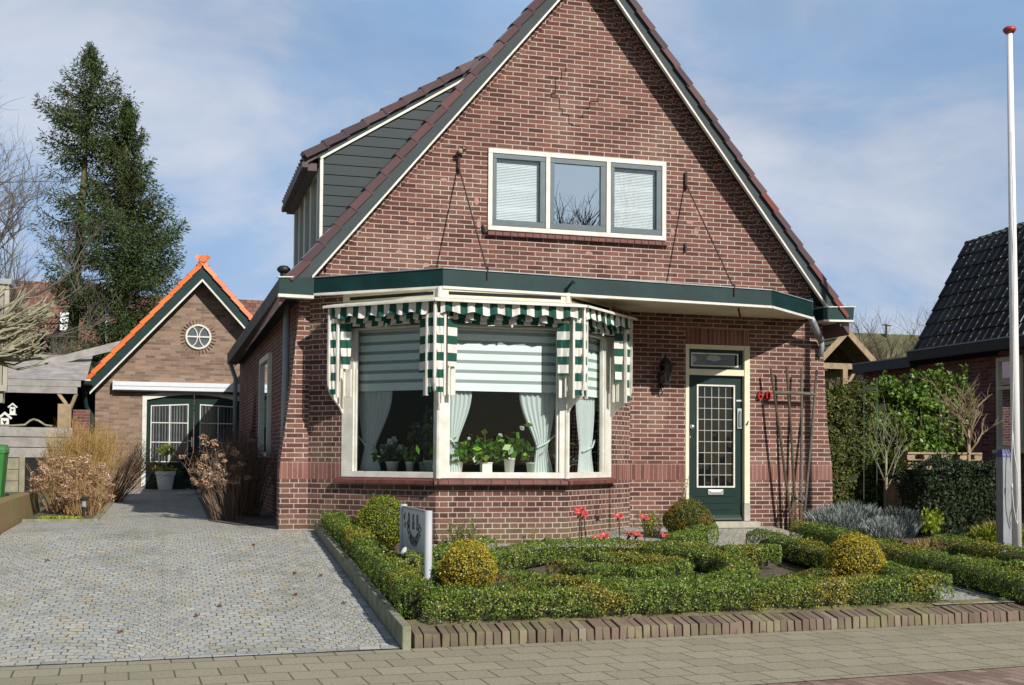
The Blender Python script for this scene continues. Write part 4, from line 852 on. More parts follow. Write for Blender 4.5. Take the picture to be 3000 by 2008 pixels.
# ================================================================ behind the glass
def blind(fr,u0,u1,zb,label):
    c=fr.p((u0+u1)/2,-.13,zb); T=thing('roller_blind',c,label,'blind','banded blinds in the bay windows')
    b=MB(); n=MB(); z=zb
    fr.box(b,u0,u1,-.137,-.127,zb,zb+.018); z=zb+.018
    k=0
    while z<3.1:
        z1=min(z+.078,3.12); fr.box(b,u0,u1,-.133,-.130,z,z1); 
        if z1<3.1: fr.box(n,u0,u1,-.1335,-.1315,z1,min(z1+.042,3.12))
        z=z1+.042
    b.build('band','blind',T); n.build('net_band','net',T); return T
blind(FL,.1,FL.L-.07,2.335,'banded white blind half lowered in the left bay window')
blind(FM,.08,FM.L-.08,2.325,'banded white blind half lowered in the wide middle bay window')
blind(FR,.05,FR.L-.12,2.32,'banded white blind half lowered in the narrow right bay window')
def curtain(fr,uo,wt,wk,wb,ztie,dirn,label,off=-.19):
    """sheer tied back towards uo; widths at top, knot, bottom"""
    c=fr.p(uo+dirn*wt/2,off,1.33); T=thing('curtain',c,label,'curtain','sheer curtains in the bay windows')
    mb=MB(); nz,nu=36,40; G=[]
    for i in range(nz+1):
        z=3.1+(1.33-3.1)*i/nz
        if z>ztie: t=(z-ztie)/(2.33-ztie); t=min(1,t); w=wk+(wt-wk)*math.sin(t*PI/2)**1.15; lo=0+ .10*(1-t)**2 if wk<wt*.6 else 0
        else: t=(ztie-z)/(ztie-1.33); w=wk+(wb-wk)*t; lo=.10*(1-t*.8)
        row=[]
        for j in range(nu+1):
            s=j/nu; u=lo+s*w; d=off+.018*math.sin(s*2*PI*6.5+i*.03)*(.5+.5*w/wt)+.006*math.sin(s*37)
            row.append(fr.p(uo+dirn*u,d,z+ (.05*s*(1-t) if z<=ztie else 0)))
        G.append(row)
    vs=[p for r in G for p in r]; fs=[(i*(nu+1)+j,i*(nu+1)+j+1,(i+1)*(nu+1)+j+1,(i+1)*(nu+1)+j) for i in range(nz) for j in range(nu)]
    mb.mesh(vs,fs); mb.build('drape','curtain',T,smooth=True)
    tb=MB(); tb.tube([fr.p(uo,off+.02,ztie+.16),fr.p(uo+dirn*.12,off+.04,ztie+.06),fr.p(uo+dirn*(.10+wk),off+.035,ztie)],.012,6); tb.build('tieback','curtain',T)
curtain(FL,.13,.50,.15,.32,1.62,1,'sheer white curtain tied back at the left edge of the left bay window')
curtain(FM,.08,.38,.10,.22,1.66,1,'sheer white curtain tied back on the left side of the middle bay window')
curtain(FM,FM.L-.10,.46,.14,.26,1.64,-1,'sheer white curtain tied back on the right side of the middle bay window')
curtain(FR,FR.L-.16,.52,.30,.42,1.6,-1,'sheer white curtain tied back in the narrow right bay window')
def pot(name,p,r,h,leafn,leafs,lmat,label,pmat='potw',square=False,ph=.3,spread=.16,flowers=None):
    T=thing(name,p,label,'potted plant','potted plants on the bay window sill')
    mb=MB()
    if square:
        mb.box(p[0]-r,p[1]-r,p[2],p[0]+r,p[1]+r,p[2]+h); mb.box(p[0]-r*1.08,p[1]-r*1.08,p[2]+h*.88,p[0]+r*1.08,p[1]+r*1.08,p[2]+h)
    else: mb.lathe(p,[(0,0),(r*.72,0),(r*.95,h*.86),(r*1.05,h*.87),(r*1.05,h),(r*.92,h),(r*.9,h*.9),(0,h*.9)],20)
    mb.build('pot',pmat,T,smooth=not square)
    c=RNG.normal(size=(leafn,3))*np.array([spread*.55,spread*.4,ph*.26]); c+=np.array([p[0],p[1],p[2]+h+ph*.42]); c=c[c[:,2]>p[2]+h*.95]; leafn=len(c)
    leafcloud('foliage',c,leafs,lmat,T,aspect=.62)
    st=MB()
    for k in range(6):
        q=c[k*3%leafn]; st.tube([(p[0],p[1],p[2]+h*.9),((p[0]+q[0])/2,(p[1]+q[1])/2,(p[2]+h+q[2])/2),tuple(q)],.004,4)
    st.build('stem','stemdk',T)
    if flowers:
        fm_,pts,fr_=flowers
        for (x,y,z) in pts:
            cc=RNG.normal(size=(90,3)); cc/=np.linalg.norm(cc,axis=1)[:,None]; cc=cc*fr_*RNG.uniform(.7,1,90)[:,None]+np.array([p[0]+x,p[1]+y,p[2]+z])
            leafcloud('flower',cc,fr_*.55,fm_,T,aspect=.9)
    return T
def at(fr,u,d=-.26): q=fr.p(u,d,1.327); return q
pot('potted_hydrangea',at(FL,.60),.085,.13,120,.10,'leafd','white flowering pot plant beside the curtain in the left bay window',flowers=('petalw',[(-.10,0,.28),(.0,.02,.38),(.10,-.02,.28)],.065),ph=.22,spread=.2)
pot('potted_plant',at(FL,.86),.055,.13,70,.07,'leafg','small white pot with yellow-green shoots, second in the left bay window',ph=.2,spread=.09)
pot('potted_plant',at(FL,1.12,-.33),.085,.15,260,.07,'leafd','tall dark feathery plant in a grey-green pot next to the left corner post','potg',ph=.5,spread=.22)
pot('potted_plant',at(FL,.96,-.42),.06,.13,90,.09,'leafd','tall lily-like plant standing behind the small pots of the left bay window','potg',ph=.75,spread=.2)
pot('potted_plant',at(FM,.30),.07,.14,90,.12,'leafg','broad-leaved plant in a white pot at the left end of the middle bay window',ph=.28,spread=.28)
pot('potted_plant',at(FM,.66),.062,.13,150,.11,'leafg','broad-leaved plant in a square white pot in the middle bay window',square=True,ph=.34,spread=.34,flowers=('petalw',[(-.22,0,.42),(-.1,0,.36)],.022))
pot('potted_plant',at(FM,.96),.075,.19,110,.12,'leafg','anthurium-like plant with pale flowers in a tapered cream pot in the middle bay window',ph=.3,spread=.28,flowers=('petalw',[(-.12,0,.46),(.16,0,.56)],.03))
pot('potted_plant',at(FM,1.24),.065,.13,70,.06,'leafd','small bushy plant in a grey pot beside the right curtain of the middle bay window','potg',ph=.18,spread=.13)
pot('potted_plant',at(FR,.20,-.2),.06,.15,110,.06,'leafd','grey-leaved plant in a pale pot in the narrow right bay window','potg',ph=.3,spread=.2)
pot('potted_plant',at(FR,.40,-.2),.04,.09,30,.05,'leafd','smallest white pot in the narrow right bay window','potw',ph=.12,spread=.1)
# ================================================================ wall lantern
T=thing('wall_lantern',(6.56,15.25,2.5),'black carriage lantern on the brick wall left of the front door','wall lamp')
mb=MB(); mb.box(6.53,15.375,2.50,6.59,15.40,2.72); mb.tube([(6.56,15.38,2.56),(6.56,15.30,2.50),(6.56,15.22,2.53)],.012,6); mb.tube([(6.56,15.38,2.52),(6.56,15.32,2.44),(6.56,15.37,2.40)],.009,6); mb.build('bracket','black',T)
mb=MB(); c=(6.56,15.21)
mb.lathe((c[0],c[1],2.55),[(0,0),(.05,.005),(.06,.02),(.065,.035)],6); mb.lathe((c[0],c[1],2.55),[(.105,.25),(.11,.262),(.075,.31),(.035,.345),(.02,.36),(.012,.40),(0,.42)],6)
for k in range(6): a=PI/3*k; mb.bar((c[0]+.06*math.cos(a),c[1]+.06*math.sin(a),2.585),(c[0]+.1*math.cos(a),c[1]+.1*math.sin(a),2.80),.010)
mb.build('lantern_frame','black',T)
mb=MB(); mb.lathe((c[0],c[1],2.585),[(.056,0),(.095,.215)],6); mb.build('lantern_glass','glassdk',T)
mb=MB(); mb.tube([(c[0],c[1],2.585),(c[0],c[1],2.68)],.015,8); mb.build('bulb','potw',T)
# ================================================================ trellis on the right of the door
T=thing('trellis',(8.52,15.25,.55),'fan-shaped brown rod trellis against the brick wall right of the door','trellis')
for (xt,zt,xb,zb) in ((8.17,2.80,8.46,.62),(8.42,2.84,8.53,.66),(8.66,2.82,8.60,.66),(8.90,2.80,8.66,.72)):
    mb=MB(); mb.tube([(xt,15.22,zt),((xt*.6+xb*.4),15.18,zt*.6+zb*.4),(xb,15.16,zb)],[.017,.018,.02],7); mb.build('rod','barkg' if xt>8.5 else 'bark',T)
mb=MB(); mb.tube([(8.22,15.20,2.46),(8.5,15.19,2.47),(8.86,15.20,2.45)],.024,8); mb.build('crossbar','barkg',T); mb=MB(); mb.tube([(8.5,15.12,1.0),(8.62,15.13,.93),(8.70,15.15,1.0)],.012,6); mb.build('crossbar','barkg',T)
mb=MB()
for k in range(14):
    x=8.55+random.uniform(-.1,.1); mb.tube([(x,15.15,.58),(x+random.uniform(-.06,.06),15.14,.78),(x+random.uniform(-.12,.12),15.15,random.uniform(.85,1.15))],.005,4)
mb.build('climber_stem','stemdk',T)
# ================================================================ hedges and box balls
def hedge(name,path,w,h,label,cat='box hedge',material='box',dens=8200,leaf=.0215,zf=soil,group='clipped box hedges of the front garden',gapbase=True,bump=.06,round_=.09,core='core'):
    P=[Vector((x,y,0)) for x,y in path]; seg=[(P[i+1]-P[i]).length for i in range(len(P)-1)]; L=sum(seg)
    def pos(s):
        for i,l in enumerate(seg):
            if s<=l or i==len(seg)-1: t=s/l; d=(P[i+1]-P[i]).normalized(); return P[i]+(P[i+1]-P[i])*t,d
            s-=l
    cx,cy=P[len(P)//2].x,P[len(P)//2].y; loc=(cx,cy,zf(cy)); T=thing(name,loc,label,cat,group)
    # core
    mb=MB(); n=max(3,int(L/.12)); rows=[]
    for i in range(n+1):
        q,d=pos(.06+(L-.12)*i/n); nn=Vector((d.y,-d.x,0)); z0=zf(q.y)-.02; e=.5 if i in(0,n) else 1
        sc=1+.10*fbm((q.x,q.y,3),3.)
        ww=w/2*.55*sc*e; hh=h*.70*sc*(.6 if e<1 else 1)
        rows.append([(q-nn*ww*.75)+Vector((0,0,z0)),(q-nn*ww)+Vector((0,0,z0+hh*.4)),(q-nn*ww*.8)+Vector((0,0,z0+hh*.93)),(q+Vector((0,0,z0+hh))),(q+nn*ww*.8)+Vector((0,0,z0+hh*.93)),(q+nn*ww)+Vector((0,0,z0+hh*.4)),(q+nn*ww*.75)+Vector((0,0,z0))])
    vs=[p for r in rows for p in r]; k=7; fs=[(i*k+j,i*k+j+1,(i+1)*k+j+1,(i+1)*k+j) for i in range(n) for j in range(k-1)]+[tuple(range(k)),tuple(range(n*k+k-1,n*k-1,-1))]
    mb.mesh(vs,fs); mb.build('twig_core',core,T)
    # leaves on a rounded, lumpy skin
    N_=int(dens*(L+w)*(2*h+w)); C=[];NN=[]
    for _ in range(N_):
        s=random.uniform(-w*.35,L+w*.35); over=0
        if s<0: q,d=pos(0); over=s
        elif s>L: q,d=pos(L); over=s-L
        else: q,d=pos(s)
        q=q+d*over; nn=Vector((d.y,-d.x,0)); t=random.random()*(2*h+w)
        ef=math.sqrt(max(0.02,1-(abs(over)/(w*.4))**2)) if over else 1
        if t<h: a,z,nv=-1,t/h,(-1,0.1)
        elif t<h+w: a,z,nv=((t-h)/w*2-1),1,(0,1)
        else: a,z,nv=1,(2*h+w-t)/h,(1,.1)
        if z<.12 and gapbase and random.random()<.75: continue
        # superellipse rounding
        x=a; y=z*2-1
        if y>0:
            m=(abs(x)**4+abs(y)**4)**.25; m=max(m,1e-3); x/=max(1,m); y/=max(1,m)
        z=(y+1)/2
        lump=1+bump*2.2*fbm((q.x+a*.3,q.y,z*h+1),5.)+bump*1.2*fbm((q.x,q.y+a*.2,z*h),14.,2)+.07*math.cos(s*2*PI/.27+1.3*fbm((q.x,q.y,0),1.))*(1.4-z)
        if z<.35 and random.random()<.8*max(0,-math.cos(s*2*PI/.27+1.3*fbm((q.x,q.y,0),1.))): continue
        taper=.86+.14*min(1,z*2.5)
        dep=1-abs(random.gauss(0,.06)); tw=random.random()<.06
        if tw: dep+=random.uniform(0,.10)
        p=q+nn*(x*w/2*lump*dep*taper*ef); zz=zf(q.y)+h*z*lump*dep*(.75+.25*ef)
        C.append((p.x,p.y,zz)); nv3=nn*(x)+Vector((0,0,max(0,y))); NN.append(tuple(nv3))
    C=np.array(C); NN=np.array(NN)
    leafcloud('foliage',C,leaf,material,T,nrm=NN,align=.9)
    return T
hedge('box_hedge',[(1.99,9.72),(1.99,11),(2.0,12.3),(1.99,13.6),(1.97,14.85)],.29,.30,'long clipped box hedge along the concrete kerb beside the driveway',bump=.07)
hedge('box_hedge',[(2.12,9.67),(3.6,9.73),(5.0,9.81),(6.2,9.87),(7.10,9.93)],.34,.245,'long low box hedge behind the brick edging at the front of the garden',bump=.09)
hedge('box_hedge',[(6.90,9.85),(7.0,10.4),(7.02,11.3),(7.0,12.3),(6.9,13.2)],.28,.25,'box hedge along the left side of the path to the door')
hedge('box_hedge',[(3.08,10.75),(3.25,10.58),(3.5,10.38),(3.87,10.2),(4.36,10.12),(5.02,10.32),(5.55,10.85),(5.70,11.5),(5.46,12.1),(5.2,12.45)],.27,.225,'box hedge curving round the middle of the garden as the outer scroll')
hedge('box_hedge',[(3.81,11.57),(4.01,11.1),(4.3,10.85),(4.75,10.9),(5.05,11.3),(4.75,11.6),(4.4,11.75)],.25,.22,'box hedge curled tightly as the inner scroll below the red flowers')
hedge('box_hedge',[(3.0,11.9),(3.5,12.25),(4.07,12.75),(4.74,12.8),(5.3,12.5),(5.9,12.15),(6.55,12.2)],.28,.22,'dark back box hedge running behind the scrolls near the bay wall')
hedge('box_hedge',[(2.28,11.8),(2.68,12.27),(3.1,12.7),(3.4,12.9)],.28,.23,'short slanting box hedge between the sign and the bay wall')
hedge('box_hedge',[(2.45,11.25),(2.7,11.5),(2.95,11.9)],.25,.18,'short low box hedge behind the sign board')
hedge('box_hedge',[(5.45,10.2),(5.95,10.5),(6.55,10.85)],.25,.18,'short yellowish box hedge leading to the ball by the path corner',material='boxm')
hedge('box_hedge',[(5.6,12.75),(6.05,13.3),(6.5,13.75)],.28,.25,'short box hedge below the ball at the door')
hedge('box_hedge',[(7.93,13.9),(7.93,12.9),(7.93,12.0),(7.95,11.0),(7.95,10.1),(7.95,9.6)],.34,.26,'long box hedge on the right side of the path to the door')
hedge('box_hedge',[(9.0,12.45),(9.1,11.8),(9.2,11.0),(9.25,10.4)],.34,.26,'box hedge in front of the flagpole at the right edge')
hedge('box_hedge',[(8.25,11.1),(8.5,10.75),(8.95,10.55)],.28,.22,'short box hedge joining the right hedges at the right edge')
def boxball(p,rx,rz,label,material,dens=8500,leaf=.022,group='clipped box balls',name='box_ball'):
    T=thing(name,p,label,'box ball',group); n=int(dens*4*PI*rx*rx*.9)
    mb=MB(); mb.ball((p[0],p[1],p[2]+rz*.95),rx*.82,rx*.82,rz*.84,n=16); mb.build('twig_core','core',T)
    d=randdir(n); k=np.array([1+.09*fbm(tuple(v*1.6+np.array(p)),1.6)+.05*fbm(tuple(v*6),1.) for v in d])
    dep=1-np.abs(RNG.normal(0,.05,n)); dep+=np.where(RNG.random(n)<.07,RNG.uniform(0,.12,n),0)
    tp=1-.16*np.clip(d[:,2],0,1)[:,None]*np.array([1,1,-.35]); c=d*np.array([rx,rx,rz])*(k*dep)[:,None]*tp+np.array([p[0],p[1],p[2]+rz*.97]); keep=c[:,2]>p[2]-.01
    leafcloud('foliage',c[keep],leaf,material,T,nrm=d[keep],align=.9); return T
boxball((2.40,13.75,.46),.33,.30,'rounded green box bush by the left end of the bay wall','boxg')
boxball((2.66,10.72,.25),.27,.25,'golden yellow box ball right of the sign','boxy',dens=9500)
boxball((6.42,14.15,.50),.33,.245,'box ball with orange tips just left of the front door','boxm')
boxball((6.72,10.75,.26),.30,.25,'yellowish box ball at the front right of the garden by the path','boxy',dens=9500)
# weeds and sprigs near the bay wall
def sprig(name,p,h,spread,n,material,smat,label,cat,leaf=.03,nst=8,leafstart=.15):
    T=thing(name,p,label,cat); st=MB(); C=[]
    for k in range(nst):
        a=random.uniform(0,2*PI); rr=random.random()**.5*spread; hh=h*random.uniform(.6,1.05); e=Vector((p[0]+rr*math.cos(a),p[1]+rr*math.sin(a),p[2]+hh)); b=Vector((p[0]+rr*.25*math.cos(a),p[1]+rr*.25*math.sin(a),p[2]))
        m=(b+e)/2+Vector((random.uniform(-.2,.2)*spread,random.uniform(-.2,.2)*spread,h*.05)); st.tube([b,m,e],[.004,.003,.002],4)
        for _ in range(n//nst):
            t=random.uniform(leafstart,1); q=b*(1-t)**2+m*2*t*(1-t)+e*t*t; C.append((q.x+random.gauss(0,.015),q.y+random.gauss(0,.015),q.z+random.gauss(0,.01)))
    st.build('stem',smat,T)
    if C: leafcloud('foliage',np.array(C),leaf,material,T)
    return T
sprig('shrub',(3.35,13.7,.45),.34,.22,700,'box','stemdk','small loose green shrub against the middle of the bay wall','shrub',.03,20)
sprig('shrub',(6.0,14.35,.5),.35,.25,900,'boxg','stemdk','loose green shrub between the last red flower and the box ball at the door','shrub',.028,24)
sprig('weed',(6.5,14.45,.9),.42,.10,60,'lav','stemyel','thin grass-like weed sticking up in front of the lower door','weed',.03,5)
sprig('weed',(4.25,13.9,.48),.28,.06,30,'leafg','stemyel','thin weed growing at the foot of the bay wall','weed',.02,4)
# ================================================================ red metal flowers
POP=[((4.714,13.5,.847),'tall red metal flower, left of the group of three by the bay wall'),((4.682,13.3,.896),'tallest red metal flower, in the middle of the group of three'),((4.821,13.5,.842),'tall red metal flower with a leaning stem, right of the group of three'),((5.279,13.6,.81),'red metal flower standing alone on a straight stem in front of the vent brick wall'),((5.681,13.8,.781),'red metal flower half hidden in the shrub left of the door ball'),((4.769,13.0,.575),'low red metal flower, front one of the close pair below the group of three'),((4.852,13.1,.607),'low red metal flower, rear one of the close pair below the group of three'),((5.113,12.9,.625),'low red metal flower, left one of the pair in the middle of the back hedge'),((5.223,12.9,.631),'low red metal flower, right one of the pair in the middle of the back hedge'),((5.525,12.9,.608),'rightmost low red metal flower in the hedge')]
def flower_bm(mb,c,tilt,rot):
    R=Matrix.Rotation(rot,3,'Z')@Matrix.Rotation(tilt,3,'X'); k=6; prof=[(.008,-.06),(.014,-.03),(.02,0),(.034,.018),(.05,.024),(.058,.016)]; vs=[];n=24
    for (r,z) in prof:
        for j in range(n):
            a=2*PI*j/n; rr=r*(1+(.16*abs(math.sin(a*2.5)) if z>0 and r>.03 else 0)); zz=z+(.010*math.sin(a*5) if r>.03 else 0)
            v=R@Vector((rr*math.cos(a),rr*math.sin(a),zz)); vs.append(Vector(c)+v)
    fs=[(i*n+j,i*n+(j+1)%n,(i+1)*n+(j+1)%n,(i+1)*n+j) for i in range(len(prof)-1) for j in range(n)]
    mb.mesh(vs,fs)
proto=None
pc=POP[0][0]; gz=soil(pc[1]); proto=thing('metal_flower',(pc[0],pc[1],gz),POP[0][1],'garden ornament','red metal flowers in the garden')
Hh=.5
mb=MB(); flower_bm(mb,(pc[0],pc[1],gz+Hh),.5,.3); mb.build('bloom','poppy',proto,smooth=True)
mb=MB(); mb.tube([(pc[0],pc[1],gz-.02),(pc[0]+.004,pc[1],gz+Hh-.05)],.006,6); mb.build('stem','black',proto)
for i,(p,lab) in enumerate(POP):
    if i==0: o=proto
    else:
        o=proto.copy(); COL.objects.link(o); o['label']=lab
        for c in list(proto.children): d=c.copy(); COL.objects.link(d); d.parent=o
    gz=soil(p[1]); o.location=(p[0],p[1],p[2]-Hh); o.rotation_euler=((random.uniform(-.05,.05)),(random.uniform(-.08,.08)) if i!=2 else -.12,random.uniform(-.7,.7)); o.scale=(1.1,1.1,1)
# ================================================================ sign
T=thing('sign_board',(2.32,11.5,.25),'grey metal sign board on two posts in the left hedge, reading B & B','sign')
for y in (10.88,12.10):
    mb=MB(); mb.tube([(2.32,y,.15),(2.32,y,1.015 if y<11 else 1.03)],.038,16); mb.build('post','signg',T,smooth=False)
mb=MB(); mb.box(2.305,10.91,.605,2.33,12.07,1.005); pn=mb.build('panel','signg',T,bevel=.004)
mb=MB(); mb.box(2.30,10.905,.995,2.335,12.075,1.012); mb.box(2.302,12.045,.60,2.333,12.06,.995); mb.build('panel_rim','postg',T)
X0=2.3025; xd=(0,-1,0); yd=(0,0,1)
tx=MB(); yc=11.50
for ch,u in (('B',-.22),('&',0.0),('B',.20)): letters(tx,ch,.225,(X0,yc-u,.805),xd,yd,.002,sx=.8)
word='NOORDENKRES'; R=.40; n=len(word)
for i,ch in enumerate(word):
    a=math.radians(-58+116*i/(n-1)); u=R*1.02*math.sin(a)+.03; z=1.0+.02-R*math.cos(a)*.92+.0
    ux=Vector((0,-math.cos(a),math.sin(a))); uy=Vector((0,math.sin(a),math.cos(a)))
    letters(tx,ch,.135,(X0,yc-u,z-.01),ux,uy,.002,sx=.8)
for ch,u,z,a in (('d',-.47,.88,-20),('e',-.43,.80,-15)):
    a=math.radians(a); letters(tx,ch,.13,(X0,yc-u,z),(0,-math.cos(a),math.sin(a)),(0,math.sin(a),math.cos(a)),.002,sx=.95)
tx.build('lettering','signd',pn)
# ================================================================ flagpole
T=thing('flagpole',(10.05,12.5,.45),'tall white flagpole with a red cap standing in front of the neighbour house','flagpole')
mb=MB(); mb.tube([(10.08,12.5,.40),(10.06,12.5,3.5),(10.03,12.5,6.88)],[.058,.05,.034],20); mb.build('pole','polew',T,smooth=True)
mb=MB(); mb.lathe((10.03,12.5,6.87),[(0,0),(.05,.0),(.078,.03),(.082,.05),(.06,.075),(0,.085)],20); mb.build('cap',mat('flagpole_cap_red',(.38,.05,.04),rough=.4,var=.1),T,smooth=True)
mb=MB(); mb.box(9.86,12.47,.40,9.985,12.6,1.60); mb.tube([(9.98,12.52,1.25),(10.06,12.52,1.25)],.02,8); mb.build('support_post','postg',T,bevel=.006)
mb=MB(); mb.hexa([(9.85,12.46,1.57),(9.995,12.46,1.57),(9.995,12.61,1.57),(9.85,12.61,1.57),(9.88,12.5,1.66),(9.97,12.5,1.66),(9.97,12.58,1.66),(9.88,12.58,1.66)]); mb.build('plastic_cover','blue',T)
mb=MB(); mb.tube([(9.995,12.44,5.6),(10.03,12.44,4.2),(10.00,12.44,2.6),(9.965,12.42,1.9),(9.93,12.40,1.5),(9.925,12.39,1.2),(9.94,12.38,.95),(9.975,12.38,.78),(9.99,12.38,.74),(10.0,12.38,.80),(9.985,12.38,.86),(10.03,12.40,1.05),(10.03,12.41,1.35),(9.99,12.42,1.6),(9.965,12.42,1.9)],.006,5); mb.tube([(9.925,12.39,1.24),(9.925,12.385,1.17)],.011,6); mb.build('halyard','rope',T,smooth=True)
# ================================================================ leafy masses
def boxmass(name,x0,x1,y0,y1,z0,z1,n,leaf,material,label,cat,group=None,lump=.12,coremat='core',aspect=.55,topvar=.15,corner=.3):
    T=thing(name,((x0+x1)/2,(y0+y1)/2,z0),label,cat,group); m=(x1-x0)*.10
    mb=MB(); nx,nz=10,6
    mb.box(x0+.12,y0+.12,z0-.1,x1-.12,y1-.1,z1-.16); mb.build('twig_core',coremat,T)
    C=[];NN=[]
    for _ in range(n):
        r=random.random(); a=random.random(); 
        if r<.62: x=x0+(x1-x0)*a; y=y0; nv=(0,-1,.1); z=z0+(z1-z0)*random.random()**.85
        elif r<.82: x=x0+(x1-x0)*a; y=y0+(y1-y0)*random.random(); z=z1; nv=(0,0,1)
        elif r<.91: x=x0; y=y0+(y1-y0)*a; z=z0+(z1-z0)*random.random(); nv=(-1,0,.1)
        else: x=x1; y=y0+(y1-y0)*a; z=z0+(z1-z0)*random.random(); nv=(1,0,.1)
        t=(z-z0)/(z1-z0); 
        ed=min(x-x0,x1-x)/corner; 
        if z>z1-corner and ed<1 : z-=corner*.6*(1-ed)**2
        dd=lump*fbm((x*.9,y,z),2.2)+lump*.5*fbm((x,y,z),6.)-abs(random.gauss(0,.045))+ (random.uniform(0,.1) if random.random()<.08 else 0)
        if nv[2]==1: dd+=topvar*fbm((x,5,0),2.5)
        elif t>.85: z+=topvar*fbm((x,5,0),2.5)*(t-.85)/.15
        C.append((x+nv[0]*dd,y+nv[1]*dd,z+(dd if nv[2]==1 else 0))); NN.append(nv)
    leafcloud('foliage',np.array(C),leaf,material,T,nrm=np.array(NN),align=.7,aspect=aspect); return T
boxmass('laurel_hedge',10.85,13.0,17.2,18.6,.5,2.9,17000,.078,'laurel','big glossy green laurel bush between the house and the neighbour house','hedge',lump=.22,topvar=.4)
boxmass('conifer_hedge',10.0,10.95,17.0,18.6,.5,2.75,9000,.055,'conif','dull brown-green conifer hedge right behind the house corner','hedge',lump=.16,topvar=.2)
boxmass('yew_hedge',10.15,11.75,14.45,15.3,.45,1.55,12000,.045,'yew','low dark yew hedge behind the flagpole','hedge',lump=.12,topvar=.15)
# laurel shoots
for x in (12.45,12.95): sprig('laurel_shoot',(x,17.3,2.6),.55,.07,60,'laurel','stemyel','upright laurel shoot sticking out of the hedge top, '+('nearer the brick house' if x<12.7 else 'nearer the neighbour house window'),'shoot',.09,3)
# lavender
def tuft(name,c,rx,ry,h,n,material,label,cat,blade=.14,w=.006,group=None,zf=None,lean=.5):
    T=thing(name,c,label,cat,group); a=RNG.uniform(0,2*PI,n); r=np.sqrt(RNG.random(n)); bx=c[0]+rx*r*np.cos(a); by=c[1]+ry*r*np.sin(a)
    hz=h*(1-.45*r**2)*RNG.uniform(.25,1,n); dx=np.cos(a)*r*lean+RNG.normal(0,.28,n); dy=np.sin(a)*r*lean+RNG.normal(0,.28,n); d=np.stack([dx,dy,np.ones(n)],1); d/=np.linalg.norm(d,axis=1)[:,None]
    C=np.stack([bx+dx*hz*.5,by+dy*hz*.5,c[2]+hz],1); t=d*(blade/2*RNG.uniform(.5,1.2,n))[:,None]; b=np.cross(d,randdir(n)); b/=np.linalg.norm(b,axis=1)[:,None]; quads('foliage',C,t,b*w,material,T)
    return T
tuft('lavender',(9.10,14.75,.50),.55,.33,.42,5200,'lav','large grey-green lavender bush at the right corner of the house','lavender')
tuft('lavender',(9.25,14.0,.46),.36,.26,.30,3000,'lav','smaller silvery lavender in front, nearer the box hedge','lavender',blade=.12)
tuft('heather',(9.75,14.55,.48),.34,.3,.40,3600,mat('shrub_blue_grey',(.07,.085,.075),rough=.9),'dark blue-grey round shrub beside the lavender','shrub',blade=.07,w=.008)
tuft('lime_shrub',(10.15,14.35,.46),.10,.10,.42,260,'lime','small bright lime-green shrub in front of the yew hedge','shrub',blade=.07,w=.022)
tuft('dry_perennial',(9.5,13.0,.4),.55,.35,.13,900,'stemtan','dry brown flattened perennials on the soil between the right hedges','dry plants',blade=.12,w=.005)
tuft('dry_perennial',(11.0,14.0,.45),.35,.2,.24,500,'stemtan','dry upright perennial stalks at the foot of the yew hedge','dry plants',blade=.18,w=.005)
tuft('green_shrub',(10.3,13.1,.4),.38,.25,.32,2500,'boxg','low green shrub left of the flagpole foot','shrub',blade=.05,w=.014)
tuft('grass_tuft',(3.3,11.35,.30),.25,.16,.06,350,'stemtan','dry dead plant remains on bare soil inside the scroll hedge','dry plants',blade=.09,w=.004)
mb=MB(); mb.bar((6.02,10.55,.30),(6.35,10.35,.30),.018); tag(mb.build('white_stick','white'),'short white stick lying on bare soil near the yellowish ball','stick')
# ================================================================ trees
def tree(name,base,label,trunk,tm,h,spread,levels,r0,seed,group=None,cat='tree',lean=(0,0),n0=7,kids=3,twigmat=None,start=.25,up=.35,ztop=1.,droop=0.,tips=None,seg=1.):
    random.seed(seed); T=thing(name,base,label,cat,group); tk=MB(); cr=MB(); b=Vector(base); ln=Vector((lean[0],lean[1],0)); pts=[b+Vector((0,0,-.1)),b+ln*.3+Vector((0,0,trunk*.45)),b+ln+Vector((0,0,trunk))]
    tk.tube(pts,[r0*1.15,r0*.85,r0*.55],9)
    def grow(p,d,L,r,lv):
        n=4; P=[p]; q=p.copy(); dd=d.copy()
        for i in range(n):
            dd=(dd+Vector((random.gauss(0,.16),random.gauss(0,.16),random.gauss(0,.10)+(.07 if up>0 else 0)-droop*.1))).normalized(); q=q+dd*L/n; P.append(q.copy())
        R=[r*(1-.6*i/n) for i in range(n+1)]; (cr if lv<levels else cr).tube(P,R,4 if r<.03 else 6,cap=False)
        if lv==0:
            if tips: tips.append(q)
            return
        for k in range(kids+ (1 if lv>1 else 0)):
            t=random.uniform(.25,1); i=min(n-1,int(t*n)); pp=P[i].lerp(P[i+1],t*n-i); side=Vector((random.gauss(0,1),random.gauss(0,1),random.gauss(.15,.6))).normalized(); nd=(dd*.75+side*.75+Vector((0,0,up*.4))).normalized(); grow(pp,nd,L*random.uniform(.5,.75),r*.5,lv-1)
    top=pts[-1]
    for k in range(n0):
        t=start+(1-start)*k/(n0-1); p=pts[1].lerp(pts[2],max(0,(t-.45)/.55)) if t>.45 else pts[0].lerp(pts[1],t/.45); a=k*2.4+random.uniform(-.4,.4); d=Vector((math.cos(a)*(1-.5*t),math.sin(a)*(1-.5*t),up+.6*t)).normalized(); grow(p,d,spread*random.uniform(.7,1.1)*(1-.25*t),r0*.42,levels)
    tk.build('trunk',tm,T,smooth=True); cr.build('crown',twigmat or tm,T); random.seed(seed+1); return T
